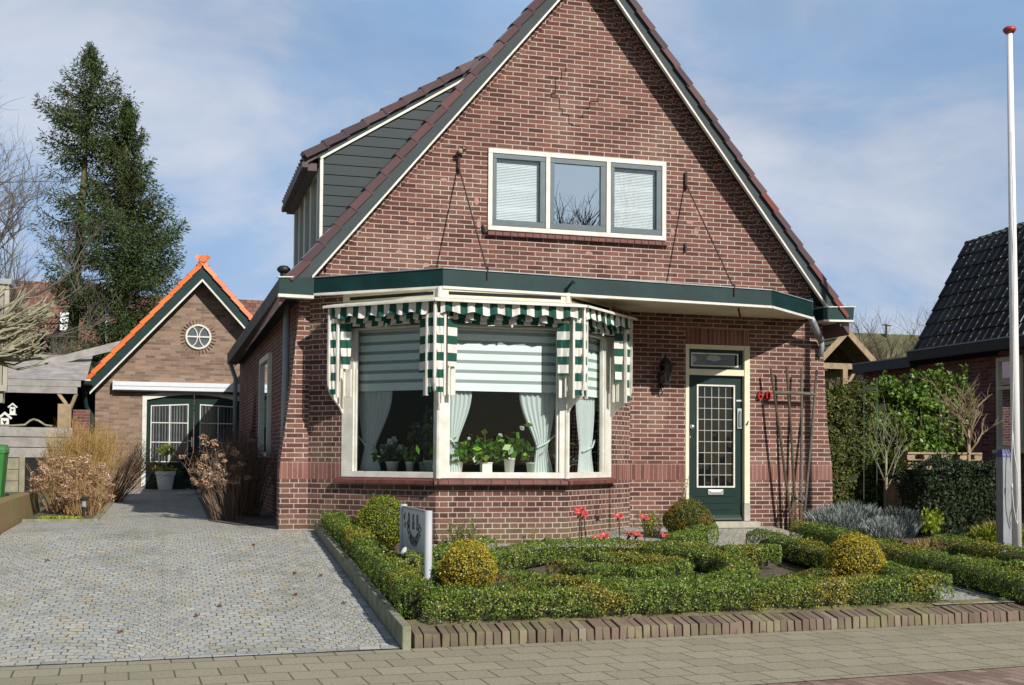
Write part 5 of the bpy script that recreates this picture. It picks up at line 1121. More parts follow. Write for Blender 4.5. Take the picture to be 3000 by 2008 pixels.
tree('bare_tree',(-8.0,41,.8),'large bare grey-twigged tree at the left edge behind the spruces',7.5,'barkg',12,5.0,4,.19,11,n0=15,kids=3,start=.35,up=.28)
tree('bare_tree',(-5.4,38,.8),'slender bare tree with fine twigs between the left edge and the spruces',6.0,'barkg',9,2.6,3,.10,12,n0=11,kids=5,start=.3,up=.3)
tree('bare_tree',(27.5,45,.8),'bare bushy tree behind the wooden shelter right of the house',3.5,'bark',7,3.0,3,.13,13,n0=10,kids=4,start=.3,up=.5)
tree('bare_tree',(33.5,52,.8),'bare fine-twigged tree behind the far hipped roof',3.5,'bark',7,4.2,3,.13,14,n0=11,kids=4,start=.3,up=.6)
tree('bare_tree',(39.5,56,.8),'bare tree showing above the far roof next to the dark tiled roof',4.0,'bark',7,4.4,3,.13,15,n0=11,kids=4,start=.3,up=.6)
# pruned garden trees on the right
tree('pruned_tree',(10.35,15.7,.5),'slim pruned tree with a pale trunk in front of the laurel bush',1.15,'pale',2.5,.85,2,.028,21,n0=7,kids=2,start=.5,up=.5)
tree('pruned_tree',(11.95,15.9,.5),'pruned fruit tree with spreading branches in front of the neighbour wall',1.5,'woodl',2.5,.80,2,.04,22,n0=8,kids=4,start=.75,up=.4)
# tree across the street, seen reflected in the upper window
tree('street_tree',(15.9,-15,0),'bare tree across the street, reflected in the upper window',8.3,'bark',12,4.6,3,.2,31,n0=11,kids=4,start=.4,up=.5)
# pollarded tree at the left edge
random.seed(5)
T=thing('pollard_tree',(-3.2,20.5,.6),'pale cut-back branches of a pollarded tree reaching in from the left edge','tree'); tk=MB(); cr=MB(); tk.tube([(-3.2,20.5,.5),(-3.2,20.5,1.6),(-3.15,20.5,2.75)],[.17,.14,.16],10); tk.build('trunk','pale',T,smooth=True)
for k in range(56):
    z=2.75+random.uniform(0,1.25); p=Vector((-3.15,20.5+random.uniform(-.6,.6),3.0)); L=random.uniform(.3,.95)
    q=p+Vector((random.uniform(.2,.5),random.uniform(-.1,.1),(z-2.75)*.5)); e=q+Vector((L,random.uniform(-.5,.5),(z-2.75)*.25+random.uniform(-.05,.22))); m=(q+e)/2+Vector((0,random.uniform(-.1,.1),random.uniform(-.16,.10))); r=random.uniform(.014,.036)
    cr.tube([p,q,m,e],[r*1.3,r*1.2,r,r*.6],7,r=None)
    for j in range(3):
        t=random.uniform(.1,1); s=m.lerp(e,t); cr.tube([s,s+Vector((random.uniform(.05,.3),random.uniform(-.15,.15),random.uniform(-.05,.28)))],[r*.5,r*.3],6)
cr.build('branches','pale',T,smooth=True)
# spruces
def spruce(base,h,rfun,label,seed,dens=1.,lean=0.,gap=lambda z,a:True):
    random.seed(seed); T=thing('spruce_tree',base,label,'tree','spruces behind the garage'); b=Vector(base); P=lambda z:b+Vector((lean*(z/h)**1.0,0,z))
    tk=MB(); tk.tube([P(0),P(h*.3),P(h*.6),P(h*.98)],[.26,.2,.12,.02],10); C=[];Tt=[];B=[]; br=MB(); z=h*.06
    while z<h*.995:
        R=rfun(z/h); nb=6 if z<h*.9 else 5
        for k in range(nb):
            a=random.uniform(0,2*PI); 
            if not gap(z/h,a): continue
            L=R*random.uniform(.65,1.15)*(1.15 if random.random()<.12 else 1)
            hd=Vector((math.cos(a),math.sin(a),0)); n=max(4,int(L/.16)); pts=[]
            for i in range(n+1):
                t=i/n; pts.append(P(z)+hd*L*t+Vector((0,0,-.30*L*t+.95*L*t**2.6*.55+.0)))
            if z<h*.97: br.tube([pts[0],pts[n//2],pts[-1]],[.035*(L/3+.2),.02,.006],4,cap=False)
            for i in range(1,n+1):
                t=i/n; c=pts[i]; w=(.10+.26*math.sin(PI*min(1,t*.85+.12))**.8)*min(1.,L/2.)*1.0+.05
                for m in range(int((18 if t<.5 else 26)*dens)):
                    off=Vector((random.gauss(0,w*.5),random.gauss(0,w*.5),random.gauss(-.10,.13))); p=c+off; C.append(p); dr=(hd*.45+off.normalized()*.6+Vector((0,0,-.15 if t<.8 else .25))).normalized(); Tt.append(dr)
        z+=.17+.10*(1-z/h)
    C=np.array([tuple(c) for c in C]); Tt=np.array([tuple(c) for c in Tt]); n=len(C); bb=np.cross(Tt,randdir(n)); bb/=np.linalg.norm(bb,axis=1)[:,None]; s=RNG.uniform(.04,.095,n)[:,None]
    tk.build('trunk','barkm',T,smooth=True); br.build('limbs','bark',T); quads('crown',C,Tt*s,bb*s*.28,'spruce',T); return T
spruce((-3.6,45,.8),15.6,lambda t:np.interp(t,[0,.3,.5,.6,.68,.75,.84,.90,.97,1],[1.0,1.6,1.7,1.5,1.0,1.4,1.6,1.0,.32,.05]),'tall thin spruce with a bare mossy trunk, leaning at the left',41,lean=.75,dens=.8,gap=lambda t,a:(t>.72) or random.random()<.28)
spruce((-1.62,44.4,.8),13.4,lambda t:np.interp(t,[0,.3,.5,.6,.67,.73,.8,.9,.97,1],[2.0,2.4,2.35,2.25,1.9,1.5,1.05,.6,.3,.05]),'broad dense spruce just left of the garage gable',42,dens=1.25)
random.seed(77)
# ================================================================ garage
GY=28.5; GB=28.15
G=thing('garage',(.6,28.5,.72),'tan brick garage with an orange tiled gable and round window behind the driveway','garage')
gzl=lambda x:3.20+1.118*(x+1.775); GA=(.67,3.20+1.118*(.67+1.775)); gzr=lambda x:GA[1]-1.118*(x-GA[0])
mb=MB(); DX0,DX1,DT=-.60,1.68,2.88; 
mb.xz([(-1.62,.5),(DX0,.5),(DX0,3.02),(-1.62,3.02)],GY,GY+.25); mb.xz([(DX1,.5),(2.96,.5),(2.96,3.02),(DX1,3.02)],GY,GY+.25)
arch=[(DX0+(DX1-DX0)*k/16,DT+.16*math.sin(PI*k/16)) for k in range(17)]
for k in range(16): mb.xz([arch[k],arch[k+1],(arch[k+1][0],3.35),(arch[k][0],3.35)],GY,GY+.25)
mb.xz([(-1.62,3.02),(DX0,3.02),(DX0,3.35),(-1.62,3.30)],GY,GY+.25); mb.xz([(DX1,3.02),(2.96,3.02),(2.96,3.30),(DX1,3.35)],GY,GY+.25)
mb.xz([(-1.62,3.305),(DX0,3.35),(DX1,3.35),(2.96,3.305),(GA[0]+.02,GA[1]-.15),(GA[0]-.02,GA[1]-.15)],GY+.002,GY+.25)
mb.box(-1.62,GY+.25,.5,-1.60,36,3.1); mb.box(2.94,GY+.25,.5,2.96,36,3.1)
gw=mb.build('wall','brickg',G)
mb=MB(); pr=[(-1.775,gzl(-1.775)),GA,(3.115,gzr(3.115)),(3.115,gzr(3.115)-.14),(GA[0],GA[1]-.16),(-1.775,gzl(-1.775)-.14)]
for a,b_ in (((-1.80),GA[0]),):
    mb.prism([(-1.80,GB+.03,gzl(-1.80)),(GA[0],GB+.03,GA[1]),(GA[0],GB+.03,GA[1]-.14),(-1.80,GB+.03,gzl(-1.80)-.14)],(0,8,0)); mb.prism([(3.14,GB+.03,gzr(3.14)),(GA[0],GB+.03,GA[1]),(GA[0],GB+.03,GA[1]-.14),(3.14,GB+.03,gzr(3.14)-.14)],(0,8,0))
gr=mb.build('roof','bark',G)
mb=MB(); vergetiles(mb,gzl,-1.86,GA[0],GB-.02,lambda x:random.random()); vergetiles(mb,gzr,3.2,GA[0],GB-.02,lambda x:random.random()); mb.tube([(GA[0],GB-.06,GA[1]+.10),(GA[0],GB+8,GA[1]+.08)],.085,12); mb.build('verge_tile','tileo',gr)
mb=MB(); 
for Zf,xe in ((gzl,-1.775),(gzr,3.115)): mb.prism([(xe,GB,Zf(xe)),(GA[0],GB,GA[1]),(GA[0],GB,GA[1]-.36),(xe,GB,Zf(xe)-.33)],(0,.03,0))
mb.build('bargeboard','teal',gr)
mb=MB()
for Zf,xe in ((gzl,-1.72),(gzr,3.06)): mb.prism([(xe,GB-.02,Zf(xe)-.34),(GA[0],GB-.02,GA[1]-.36),(GA[0],GB-.02,GA[1]-.42),(xe,GB-.02,Zf(xe)-.39)],(0,.06,0))
mb.build('bargeboard_trim','white',gr)
mb=MB(); mb.box(-2.05,GB-.05,3.0,-1.72,GB+.4,3.17); mb.box(-2.07,GB-.06,3.17,-1.70,GB+.4,3.20,1); mb.tube([(-1.86,GB+.1,3.0),(-1.80,GB+.2,2.6),(-1.70,GB+.25,2.45),(-1.70,GB+.25,1.9)],.05,8,0); mb.build('gutter',['teal','white'],G)
# round window
mb=MB(); cx,cz,r=.61,4.27,.29; n=36; 
ring=lambda R,y:[(cx+R*math.cos(2*PI*k/n),y,cz+R*math.sin(2*PI*k/n)) for k in range(n)]
for k in range(n):
    a=ring(r,GY-.04);b=ring(r-.04,GY-.04);c=ring(r,GY+.05);d=ring(r-.04,GY+.05);j=(k+1)%n
    mb.face([a[k],a[j],b[j],b[k]]); mb.face([a[k],c[k],c[j],a[j]]); mb.face([b[k],b[j],d[j],d[k]])
mb.box(cx-r+.03,GY-.035,cz-.016,cx+r-.03,GY-.01,cz+.016)
for s in (-1,1):
    pts=[(cx+s*(.225-.205*math.cos(t)),GY-.022,cz+.25*math.sin(t)) for t in [(-1.15+2.3*k/14) for k in range(15)]]; mb.tube(pts,.014,6)
rw=mb.build('round_window','white',G)
mb=MB(); mb.mesh(ring(r-.03,GY-.005),[tuple(range(n))]); mb.build('pane',mat('pane_grey',(.10,.12,.13),rough=.15),rw)
mb=MB()
for k in range(30): 
    a=2*PI*k/30; mb.bar((cx+.31*math.cos(a),GY-.004,cz+.31*math.sin(a)),(cx+.40*math.cos(a),GY-.004,cz+.40*math.sin(a)),.045,.01)
mb.build('brick_ring',mat('brick_ring_brown',(.24,.16,.118),rough=.9,var=.2),rw)
# doors
mb=MB(); w=.095
mb.box(DX0,GY-.02,.70,DX0+w,GY+.1,DT-.02); mb.box(DX1-w,GY-.02,.70,DX1,GY+.1,DT-.02)
for k in range(16):
    a,b_=arch[k],arch[k+1]; mb.xz([(a[0],a[1]-.11),(b_[0],b_[1]-.11),b_,a],GY-.021,GY+.1)
gd=mb.build('garage_door_frame','white',G)
mid=(DX0+DX1)/2
for (a,b_) in ((DX0+w,mid-.01),(mid+.01,DX1-w)):
    mb=MB(); top=lambda x:DT-.10+.16*math.sin(PI*(x-DX0)/(DX1-DX0)); n=6; P=[(a+(b_-a)*k/n,top(a+(b_-a)*k/n)) for k in range(n+1)]
    mb.xz([(a,.72),(b_,.72)]+P[::-1],GY+.04,GY+.09); lf=mb.build('door_leaf',bpy.data.materials['door_green'],gd)
    x0,x1,z0,z1=(a+.09,b_-.11,1.37,2.70) if a<0 else (a+.12,b_-.09,1.37,2.70)
    q=MB(); t=.022
    tp=lambda x:z1-.05+.06*math.sin(PI*(x-DX0)/(DX1-DX0))
    for xx in (x0,(x0+x1)/2-t/2,x1-t): q.box(xx,GY+.015,z0,xx+t,GY+.045,tp(xx))
    for zz in (z0,z0+(z1-z0)*.335,z0+(z1-z0)*.67): q.box(x0+t,GY+.016,zz,x1-t,GY+.044,zz+t)
    q.prism([(x0,GY+.014,tp(x0)-.02),(x1,GY+.014,tp(x1)-.02),(x1,GY+.014,tp(x1)+.006),(x0,GY+.014,tp(x0)+.006)],(0,.03,0)); q.build('glazing_bars','white',lf)
    q=MB(); q.face([(x0,GY+.036,z0),(x1,GY+.036,z0),(x1,GY+.036,tp(x1)-.01),(x0,GY+.036,tp(x0)-.01)]); q.build('pane',mat('pane_black',(.015,.018,.02),rough=.08),lf)
    q=MB(); xx=x0+.05
    while xx<x1-.04: q.box(xx,GY+.032,z0+.03,xx+random.uniform(.008,.03),GY+.035,tp(xx)-.03); xx+=random.uniform(.055,.085)
    q.build('vertical_blind',mat('blind_strip_grey',(.13,.155,.165),rough=.8),lf)
q=MB(); q.box(mid-.055,GY+.01,1.72,mid-.025,GY+.04,1.95); q.bar((mid-.04,GY-.01,1.86),(mid-.14,GY-.01,1.86),.02); q.build('door_handle','metal',gd)
mb=MB(); mb.box(-1.22,GY-.16,3.0,2.4,GY,3.19); mb.box(-1.25,GY-.17,2.99,-1.22,GY+.0,3.21); mb.box(-1.22,GY-.175,3.09,2.4,GY-.16,3.19); cas=mb.build('awning_cassette',mat('cassette_white',(.74,.76,.80),rough=.3,var=.03),G,bevel=.012)
mb=MB(); mb.box(-1.2,GY-.15,2.965,2.4,GY-.02,2.999); mb.build('cassette_underside','dark',cas)
# flower pot in front of the garage door
T=thing('flower_pot',(-.07,27.9,.76),'white tapered pot with yellow violas and a small standard tree by the garage door','potted plant')
mb=MB(); mb.lathe((-.07,27.9,.74),[(0,0),(.145,0),(.20,.34),(.225,.35),(.225,.43),(.20,.43),(.19,.38),(0,.38)],24); mb.build('pot','potw',T,smooth=False)
c=RNG.normal(size=(260,3))*np.array([.10,.10,.03])+np.array([-.07,27.9,1.20]); leafcloud('flower_carpet',c,.045,'leafg',T); c=RNG.normal(size=(110,3))*np.array([.11,.11,.025])+np.array([-.07,27.88,1.225]); leafcloud('viola','' if 0 else c,.05,'petaly',T,aspect=.9)
mb=MB(); mb.tube([(-.07,27.9,1.1),(-.05,27.9,1.35),(-.06,27.9,1.55)],.014,6); mb.build('stem','pale',T)
a=RNG.normal(size=(500,3)); a/=np.linalg.norm(a,axis=1)[:,None]; a=a*np.array([.2,.2,.13])*RNG.uniform(.5,1.05,500)[:,None]+np.array([-.07,27.9,1.64]); leafcloud('crown',a,.055,'lime' if 0 else 'boxg',T,aspect=.35)
# insulated pipe at garage foot
mb=MB(); P=[(-1.28,28.2,.78),(-1.28,28.2,1.0)]+[(-1.43+.15*math.cos(t),28.2,1.0+.13*math.sin(t)) for t in [PI*k/8 for k in range(1,9)]]+[(-1.60,28.2,.90)]
mb.tube(P,.062,12); o=mb.build('vent_pipe_elbow','silver',smooth=True); tag(o,'silver foil-wrapped pipe bend at the foot of the garage wall','pipe')
mb=MB(); mb.tube([(-1.28,28.2,.70),(-1.28,28.2,.86)],.07,12); mb.build('pipe_collar','black',o)
# ================================================================ carport left of the garage
CP=thing('carport',(-2.9,27.5,.72),'carport with a grey weathered plank roof left of the garage','carport')
mb=MB(); Y0=27.4
for (z0,z1) in ((2.84,2.985),(2.99,3.13)): mb.box(-5.6,Y0,z0,-1.93 if z0<2.9 else -1.86,Y0+.04,z1)
mb.build('fascia_board','wood',CP,bevel=.004)
mb=MB()
for k in range(8):   # roof boards, slightly overlapping
    y0=Y0+.02+k*.26; z0=3.14+k*.085; mb.hexa([(-5.5,y0,z0),(-1.75,y0,z0),(-1.75,y0+.27,z0+.085),(-5.5,y0+.27,z0+.085),(-5.5,y0,z0+.03),(-1.75,y0,z0+.03),(-1.75,y0+.27,z0+.105),(-5.5,y0+.27,z0+.105)])
mb.hexa([(-3.7,Y0+.3,3.22),(-1.5,28.75,3.20),(-1.0,28.75,4.05),(-3.7,Y0+.3,3.26),(-3.7,Y0+.3,3.27),(-1.5,28.72,3.74),(-.98,28.75,4.16),(-3.7,Y0+.5,3.42)]) if 0 else mb.prism([(-3.55,28.8,3.25),(-1.05,28.8,3.98),(-1.05,28.8,4.17),(-3.55,28.8,3.42)],(0,.06,0)); 
mb.build('roof_boards','wood',CP)
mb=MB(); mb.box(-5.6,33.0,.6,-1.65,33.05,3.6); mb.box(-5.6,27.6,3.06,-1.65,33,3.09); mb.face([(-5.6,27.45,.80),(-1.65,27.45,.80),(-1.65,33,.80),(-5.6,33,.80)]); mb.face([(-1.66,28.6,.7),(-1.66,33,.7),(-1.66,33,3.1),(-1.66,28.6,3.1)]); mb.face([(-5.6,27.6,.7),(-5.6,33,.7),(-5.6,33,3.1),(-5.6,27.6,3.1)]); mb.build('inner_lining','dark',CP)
mb=MB(); mb.box(-2.32,27.42,.75,-2.05,27.62,2.62); mb.build('pillar','woodl',CP)
mb=MB(); mb.bar((-2.32,27.45,2.84),(-2.16,27.5,2.62),.07); mb.bar((-1.95,27.45,2.84),(-2.08,27.5,2.5),.06); mb.build('brace','woodl',CP)
mb=MB(); mb.box(-2.05,27.95,.7,-1.70,28.2,2.52); tag(mb.build('brick_pier','brickn'),'short red brick pier between the carport post and the garage corner','pier')
def birdhouse(p,s,label,plain):
    T=thing('bird_house',p,label,'bird house','white bird houses in the carport'); x,y,z=p
    b=MB(); b.box(x-.055*s,y-.04,z,x+.055*s,y+.04,z+.15*s); b.box(x-.08*s,y-.05,z-.02,x+.08*s,y+.04,z); b.build('body','potw',T)
    b=MB(); b.prism([(x-.10*s,y-.06,z+.15*s),(x,y-.06,z+.24*s),(x+.10*s,y-.06,z+.15*s),(x+.08*s,y-.06,z+.13*s),(x,y-.06,z+.20*s),(x-.08*s,y-.06,z+.13*s)],(0,.11,0)); b.build('roof','potw',T)
    b=MB(); b.prism([(x-.028*s,y-.042,z+.10*s),(x-.012*s,y-.042,z+.115*s),(x,y-.042,z+.10*s),(x+.012*s,y-.042,z+.115*s),(x+.028*s,y-.042,z+.10*s),(x,y-.042,z+.055*s)],(0,.003,0)); b.build('hole','dark',T)
birdhouse((-3.22,27.43,2.38),1.0,'smaller white bird house hanging higher in the carport opening',0)
birdhouse((-3.37,27.43,2.07),1.5,'larger white bird house with a heart-shaped hole in the carport opening',1)
for p in ((-3.22,27.43,2.6),(-3.37,27.43,2.42)): pass
# fence below
mb=MB()
for k,(z0,z1) in enumerate(((1.90,2.10),(1.68,1.885),(1.46,1.665))): mb.box(-5.6,27.2+.002*k,z0,-2.0,27.24,z1,0)
for k in range(3): mb.box(-5.6,27.21,.72+.245*k,-3.02,27.24,.955+.245*k,1)
mb.box(-3.04,27.17,.70,-2.93,27.25,1.46,1); mb.box(-2.93,27.21,.72,-2.0,27.235,1.45,2); fo=mb.build('plank_fence',['wood','woody','dark'],bevel=.004); tag(fo,'grey and greenish horizontal plank fence below the carport opening','fence')
mb=MB(); mb.tube([(-4.0,27.22,2.13),(-3.2,27.22,2.13),(-2.95,27.22,2.15),(-2.85,27.22,2.24),(-2.78,27.22,2.27),(-2.68,27.22,2.24),(-2.55,27.22,2.15),(-2.4,27.22,2.13)],.024,7); tag(mb.build('driftwood','pale',smooth=True),'pale curved driftwood branch lying along the fence top','driftwood')
# ================================================================ left edge: neighbour corner, bin, wall, beds
T=thing('left_neighbour_house',(-4.3,23,.6),'corner of a cream-boarded neighbour house with grey roof tiles at the left edge','house')
mb=MB(); mb.xz([(-6.0,.6),(-2.98,.6),(-2.98,3.12),(-3.02,4.9),(-6.0,4.9)],23.6,24.5,0); mb.build('wall',mat('render_beige',(.33,.30,.24),rough=.9),T)
bpy.data.objects.remove(T.children[0]) 
mb=MB(); mb.box(-3.06,24.45,2.72,-2.98,24.55,4.75); mb.xz([(-3.25,2.72),(-2.98,2.72),(-2.98,2.83),(-3.25,2.83)],24.43,24.5); mb.xz([(-3.30,4.35),(-3.06,4.6),(-3.06,4.75),(-3.30,4.75)],24.44,24.5); mb.build('corner_board',mat('board_beige',(.44,.41,.33),rough=.8,var=.1),T)
mb=MB(); mb.box(-4.6,24.5,2.5,-3.06,24.8,4.7); mb.box(-4.6,24.5,.6,-3.4,24.8,2.5); mb.build('wall',mat('render_beige2',(.36,.34,.27),rough=.9),T)
mb=MB(); mb.box(-4.8,24.40,4.75,-2.94,25.2,4.86); mb.build('roof_edge','zinc',T,bevel=.01)
mb=MB()
for k in range(5): mb.hexa([(-3.6,24.30,4.36-.28*k-.28),(-3.10-.03*k,24.30,4.36-.28*k-.28),(-3.10-.03*k,24.44,4.36-.28*k-.28),(-3.6,24.44,4.36-.28*k-.28),(-3.6,24.36,4.36-.28*k),(-3.11-.03*k,24.36,4.36-.28*k),(-3.11-.03*k,24.44,4.36-.28*k),(-3.6,24.44,4.36-.28*k)])
mb.build('hanging_tile',mat('tile_blue_grey',(.14,.15,.18),rough=.5,var=.15),T,bevel=.008)
T=thing('wheelie_bin',(-2.95,22.3,.66),'green wheelie bin at the left edge beyond the low wall','bin')
mb=MB(); x,y,z=-2.98,22.3,.66; mb.hexa([(x-.22,y-.24,z+.02),(x+.22,y-.24,z+.02),(x+.22,y+.24,z+.02),(x-.22,y+.24,z+.02),(x-.28,y-.3,z+.90),(x+.28,y-.3,z+.90),(x+.28,y+.3,z+.90),(x-.28,y+.3,z+.90)]); mb.box(x-.29,y-.31,z+.86,x+.29,y+.31,z+.92); mb.build('body','bin',T,bevel=.02)
mb=MB(); mb.hexa([(x-.30,y-.33,z+.925),(x+.30,y-.33,z+.925),(x+.30,y+.34,z+.925),(x-.30,y+.34,z+.925),(x-.26,y-.28,z+.99),(x+.26,y-.28,z+.99),(x+.26,y+.3,z+1.03),(x-.26,y+.3,z+1.03)]); mb.build('lid',mat('bin_lid_green',(.05,.26,.06),rough=.4),T,bevel=.015)
for s in (-1,1): mb=MB(); mb.tube([(x+s*.24,y+.28,z+.08),(x+s*.29,y+.28,z+.08)],.1,14); mb.build('wheel','black',T)
mb=MB()
ws=[(13.5,.48),(15,.53),(16.5,.50),(18,.47),(19.5,.45),(20.3,.44)]
for (ya,ha),(yb,hb) in zip(ws[:-1],ws[1:]):
    mb.hexa([(-2.10,ya,g(ya)-.1),(-1.87-.01*(ya-13),ya,g(ya)-.1),(-1.87-.01*(yb-13),yb,g(yb)-.1),(-2.10,yb,g(yb)-.1),(-2.12,ya,g(ya)+ha*.72),(-1.90-.01*(ya-13),ya,g(ya)+ha*.72),(-1.90-.01*(yb-13),yb,g(yb)+hb*.72),(-2.12,yb,g(yb)+hb*.72)])
lw=mb.build('low_wall','redbrickw',bevel=.015); tag(lw,'low mossy brick wall along the left side of the driveway','wall')
mb=MB(); mb.face([(-12,12,g(12)-.0),(-2.1,12,g(12)),(-2.1,27.2,.73),(-12,27.2,.73)]); struct(mb.build('neighbour_yard','gnd'))
mb=MB()
yy=[17.3]+[17.3+k*.9 for k in range(1,12)]
for ya,yb in zip(yy[:-1],yy[1:]): mb.face([(-1.86,ya,g(ya)+.025),(-1.0,ya,g(ya)+.025),(-.95,yb,g(yb)+.025),(-1.86,yb,g(yb)+.025)])
struct(mb.build('left_planting_bed','soil'))
mb=MB(); mb.hexa([(-1.88,17.2,.5),(-.98,17.2,.5),(-.98,17.3,.5),(-1.88,17.3,.5),(-1.88,17.2,.645),(-.98,17.2,.645),(-.98,17.3,.645),(-1.88,17.3,.645)]); 
for k in range(9): ya=17.3+k; mb.hexa([(-1.0,ya,.5),(-.92,ya,.5),(-.92,ya+.99,.5),(-1.0,ya+.99,.5),(-1.0,ya,g(ya)+.045),(-.92,ya,g(ya)+.045),(-.92,ya+.99,g(ya+.99)+.045),(-1.0,ya+.99,g(ya+.99)+.045)])
tag(mb.build('bed_kerb','concrete',bevel=.008),'mossy concrete edging round the left planting bed','kerb')
mb=MB(); yy=[16.2+k for k in range(9)]
for ya,yb in zip(yy[:-1],yy[1:]): mb.face([(.55 if ya>17 else .9,ya,g(ya)+.02),(1.6,ya,g(ya)+.02),(1.6,yb,g(yb)+.02),(.55,yb,g(yb)+.02)])
struct(mb.build('side_planting_bed','soil'))
# stemmy shrubs
def stems(name,c,rb,rt,h,n,smat,label,heads=0,hm='flowerdry',hr=.06,w=.0045,fan=1.,head_low=.35,twig=3,group=None,side=(0,0),hx=0,cat='shrub'):
    T=thing(name,c,label,cat,group); st=MB(); tips=[]
    for k in range(n):
        a=random.uniform(0,2*PI); r=random.random()**.5; b=Vector((c[0]+rb*r*math.cos(a),c[1]+rb*r*math.sin(a),c[2])); hh=h*random.uniform(.55,1.05)*(1-.25*r*r)
        e=Vector((c[0]+rt*r*math.cos(a)+side[0]*random.random(),c[1]+rt*r*math.sin(a)+side[1],c[2]+hh)); m=b.lerp(e,.5)+Vector((random.gauss(0,.04),random.gauss(0,.04),h*.05)); st.tube([b,m,e],[w,w*.8,w*.5],3,cap=False); tips.append((e,m))
        for j in range(twig):
            t=random.uniform(.3,1); q=m.lerp(e,t); st.tube([q,q+Vector((random.gauss(0,.10),random.gauss(0,.10),random.uniform(.03,.2)))],[w*.6,w*.3],3,cap=False)
    st.build('stem',smat,T)
    if heads:
        C=[]
        for k in range(heads):
            e,m=random.choice(tips); t=random.random()**.5; q=m.lerp(e,head_low+(1-head_low)*t) if random.random()<.5 else e
            rr=hr*random.uniform(.6,1.2); cc=RNG.normal(size=(42,3)); cc/=np.linalg.norm(cc,axis=1)[:,None]; C.append(cc*np.array([rr,rr,rr*.7])*RNG.uniform(.6,1,42)[:,None]+np.array(tuple(q)))
        leafcloud('flower_heads',np.concatenate(C),hr*.42,hm,T,aspect=.8)
    return T
stems('hydrangea_shrub',(-1.40,19.0,.62),.30,.60,.92,210,'stemtan','dead brown hydrangea with many dry flower heads at the left of the driveway',heads=150,hr=.065,head_low=.1,group='dry hydrangeas')
stems('hydrangea_shrub',(-1.15,18.6,.62),.25,.45,.55,110,'stemtan','low clump of dry hydrangea heads at the front of the left planting bed',heads=90,hr=.05,head_low=.0,group='dry hydrangeas')
stems('dogwood_shrub',(-1.45,21.8,.66),.25,.68,1.5,330,'stemyel','yellow-brown bare twiggy shrub behind the dry hydrangea, in front of the garage wall',w=.005,twig=5)
stems('twiggy_shrub',(-1.05,22.8,.68),.25,.85,1.25,200,'stemtan','pinkish brown fine-twigged shrub leaning toward the garage door',w=.0045,twig=5,side=(.35,0))
stems('hydrangea_shrub',(1.05,18.3,.6),.28,.55,1.25,230,'stemdk','dark bare hydrangea against the shaded side wall of the house',heads=10,hr=.06,group='dry hydrangeas',twig=5)
stems('hydrangea_shrub',(.80,17.3,.58),.18,.30,1.18,100,'stemdk','tall hydrangea with sunlit tan flower heads at the left corner of the house',heads=85,hr=.062,head_low=.25,group='dry hydrangeas',side=(-.42,0))
stems('evergreen_shrub',(.75,25.6,.7),.2,.5,.95,60,'stemdk','dark green shrub beside the white pot before the garage door',heads=140,hm='yew',hr=.11,head_low=0.)
stems('bare_shrub',(1.1,21.4,.62),.35,.55,1.5,160,'stemdk','dark bare twigs by the side window of the house',twig=6)
tuft('primrose_patch',(-1.45,17.75,.62),.3,.22,.03,260,'lime','bright green low leaves at the front of the left planting bed','plants',blade=.06,w=.018)
tuft('weed_patch',(-.1,9.35,.0),.0,.0,.0,2,'stemtan','x','x') if 0 else None
def glight(p,label):
    T=thing('garden_light',p,label,'garden light','small solar garden lights'); x,y,z=p
    b=MB(); b.tube([(x,y,z-.02),(x,y,z+.16)],.022,10); b.build('post','black',T)
    b=MB(); b.tube([(x,y,z+.16),(x,y,z+.25)],.032,12); b.build('lens',mat('lens_clear_grey',(.35,.36,.37),rough=.2),T)
    b=MB(); b.lathe((x,y,z+.25),[(.05,0),(.052,.02),(.02,.05),(0,.055)],12); b.build('cap','black',T)
glight((-1.15,18.0,.62),'nearest small black garden light at the corner of the left bed')
glight((-1.0,20.9,.66),'garden light behind the dry hydrangea, middle one of the row')
glight((-.98,23.4,.69),'farthest garden light of the left bed, near the pipe bend')
# dead leaves on the driveway
LV=[(.95,14.1),(1.25,12.35),(-.35,10.05),(.25,10.55),(.45,10.9),(1.15,11.3),(1.55,10.9),(-1.2,13.3),(1.5,12.2)]
lm0=MB(); pts=[(math.cos(2*PI*k/10)*(.05 if k%2==0 else .026),math.sin(2*PI*k/10)*(.04 if k%2==0 else .02),.012+.016*math.sin(k*1.9)) for k in range(10)]
for k in range(10): lm0.face([(0,0,.006),pts[k],pts[(k+1)%10]])
LT=['nearest the corner of the house','beside the right kerb halfway down','at the front centre near the pavement','small one right of the front centre','reddish one in the front half','right of centre in the front half','near the kerb end at the front right','in the left half of the driveway','against the kerb below the hedge']
dl0=None
for i,(x,y) in enumerate(LV):
    if dl0 is None: o=dl0=lm0.build('dead_leaf','leafdead',loc=(0,0,0)); 
    else: o=dl0.copy(); COL.objects.link(o)
    o.location=(x,y,g(y)+.016); o.rotation_euler=(0,0,i*1.3); o.scale=(.62,.62,1.0)
    tag(o,'brown curled dead leaf on the driveway, '+LT[i],'dead leaf','dead leaves on the driveway')
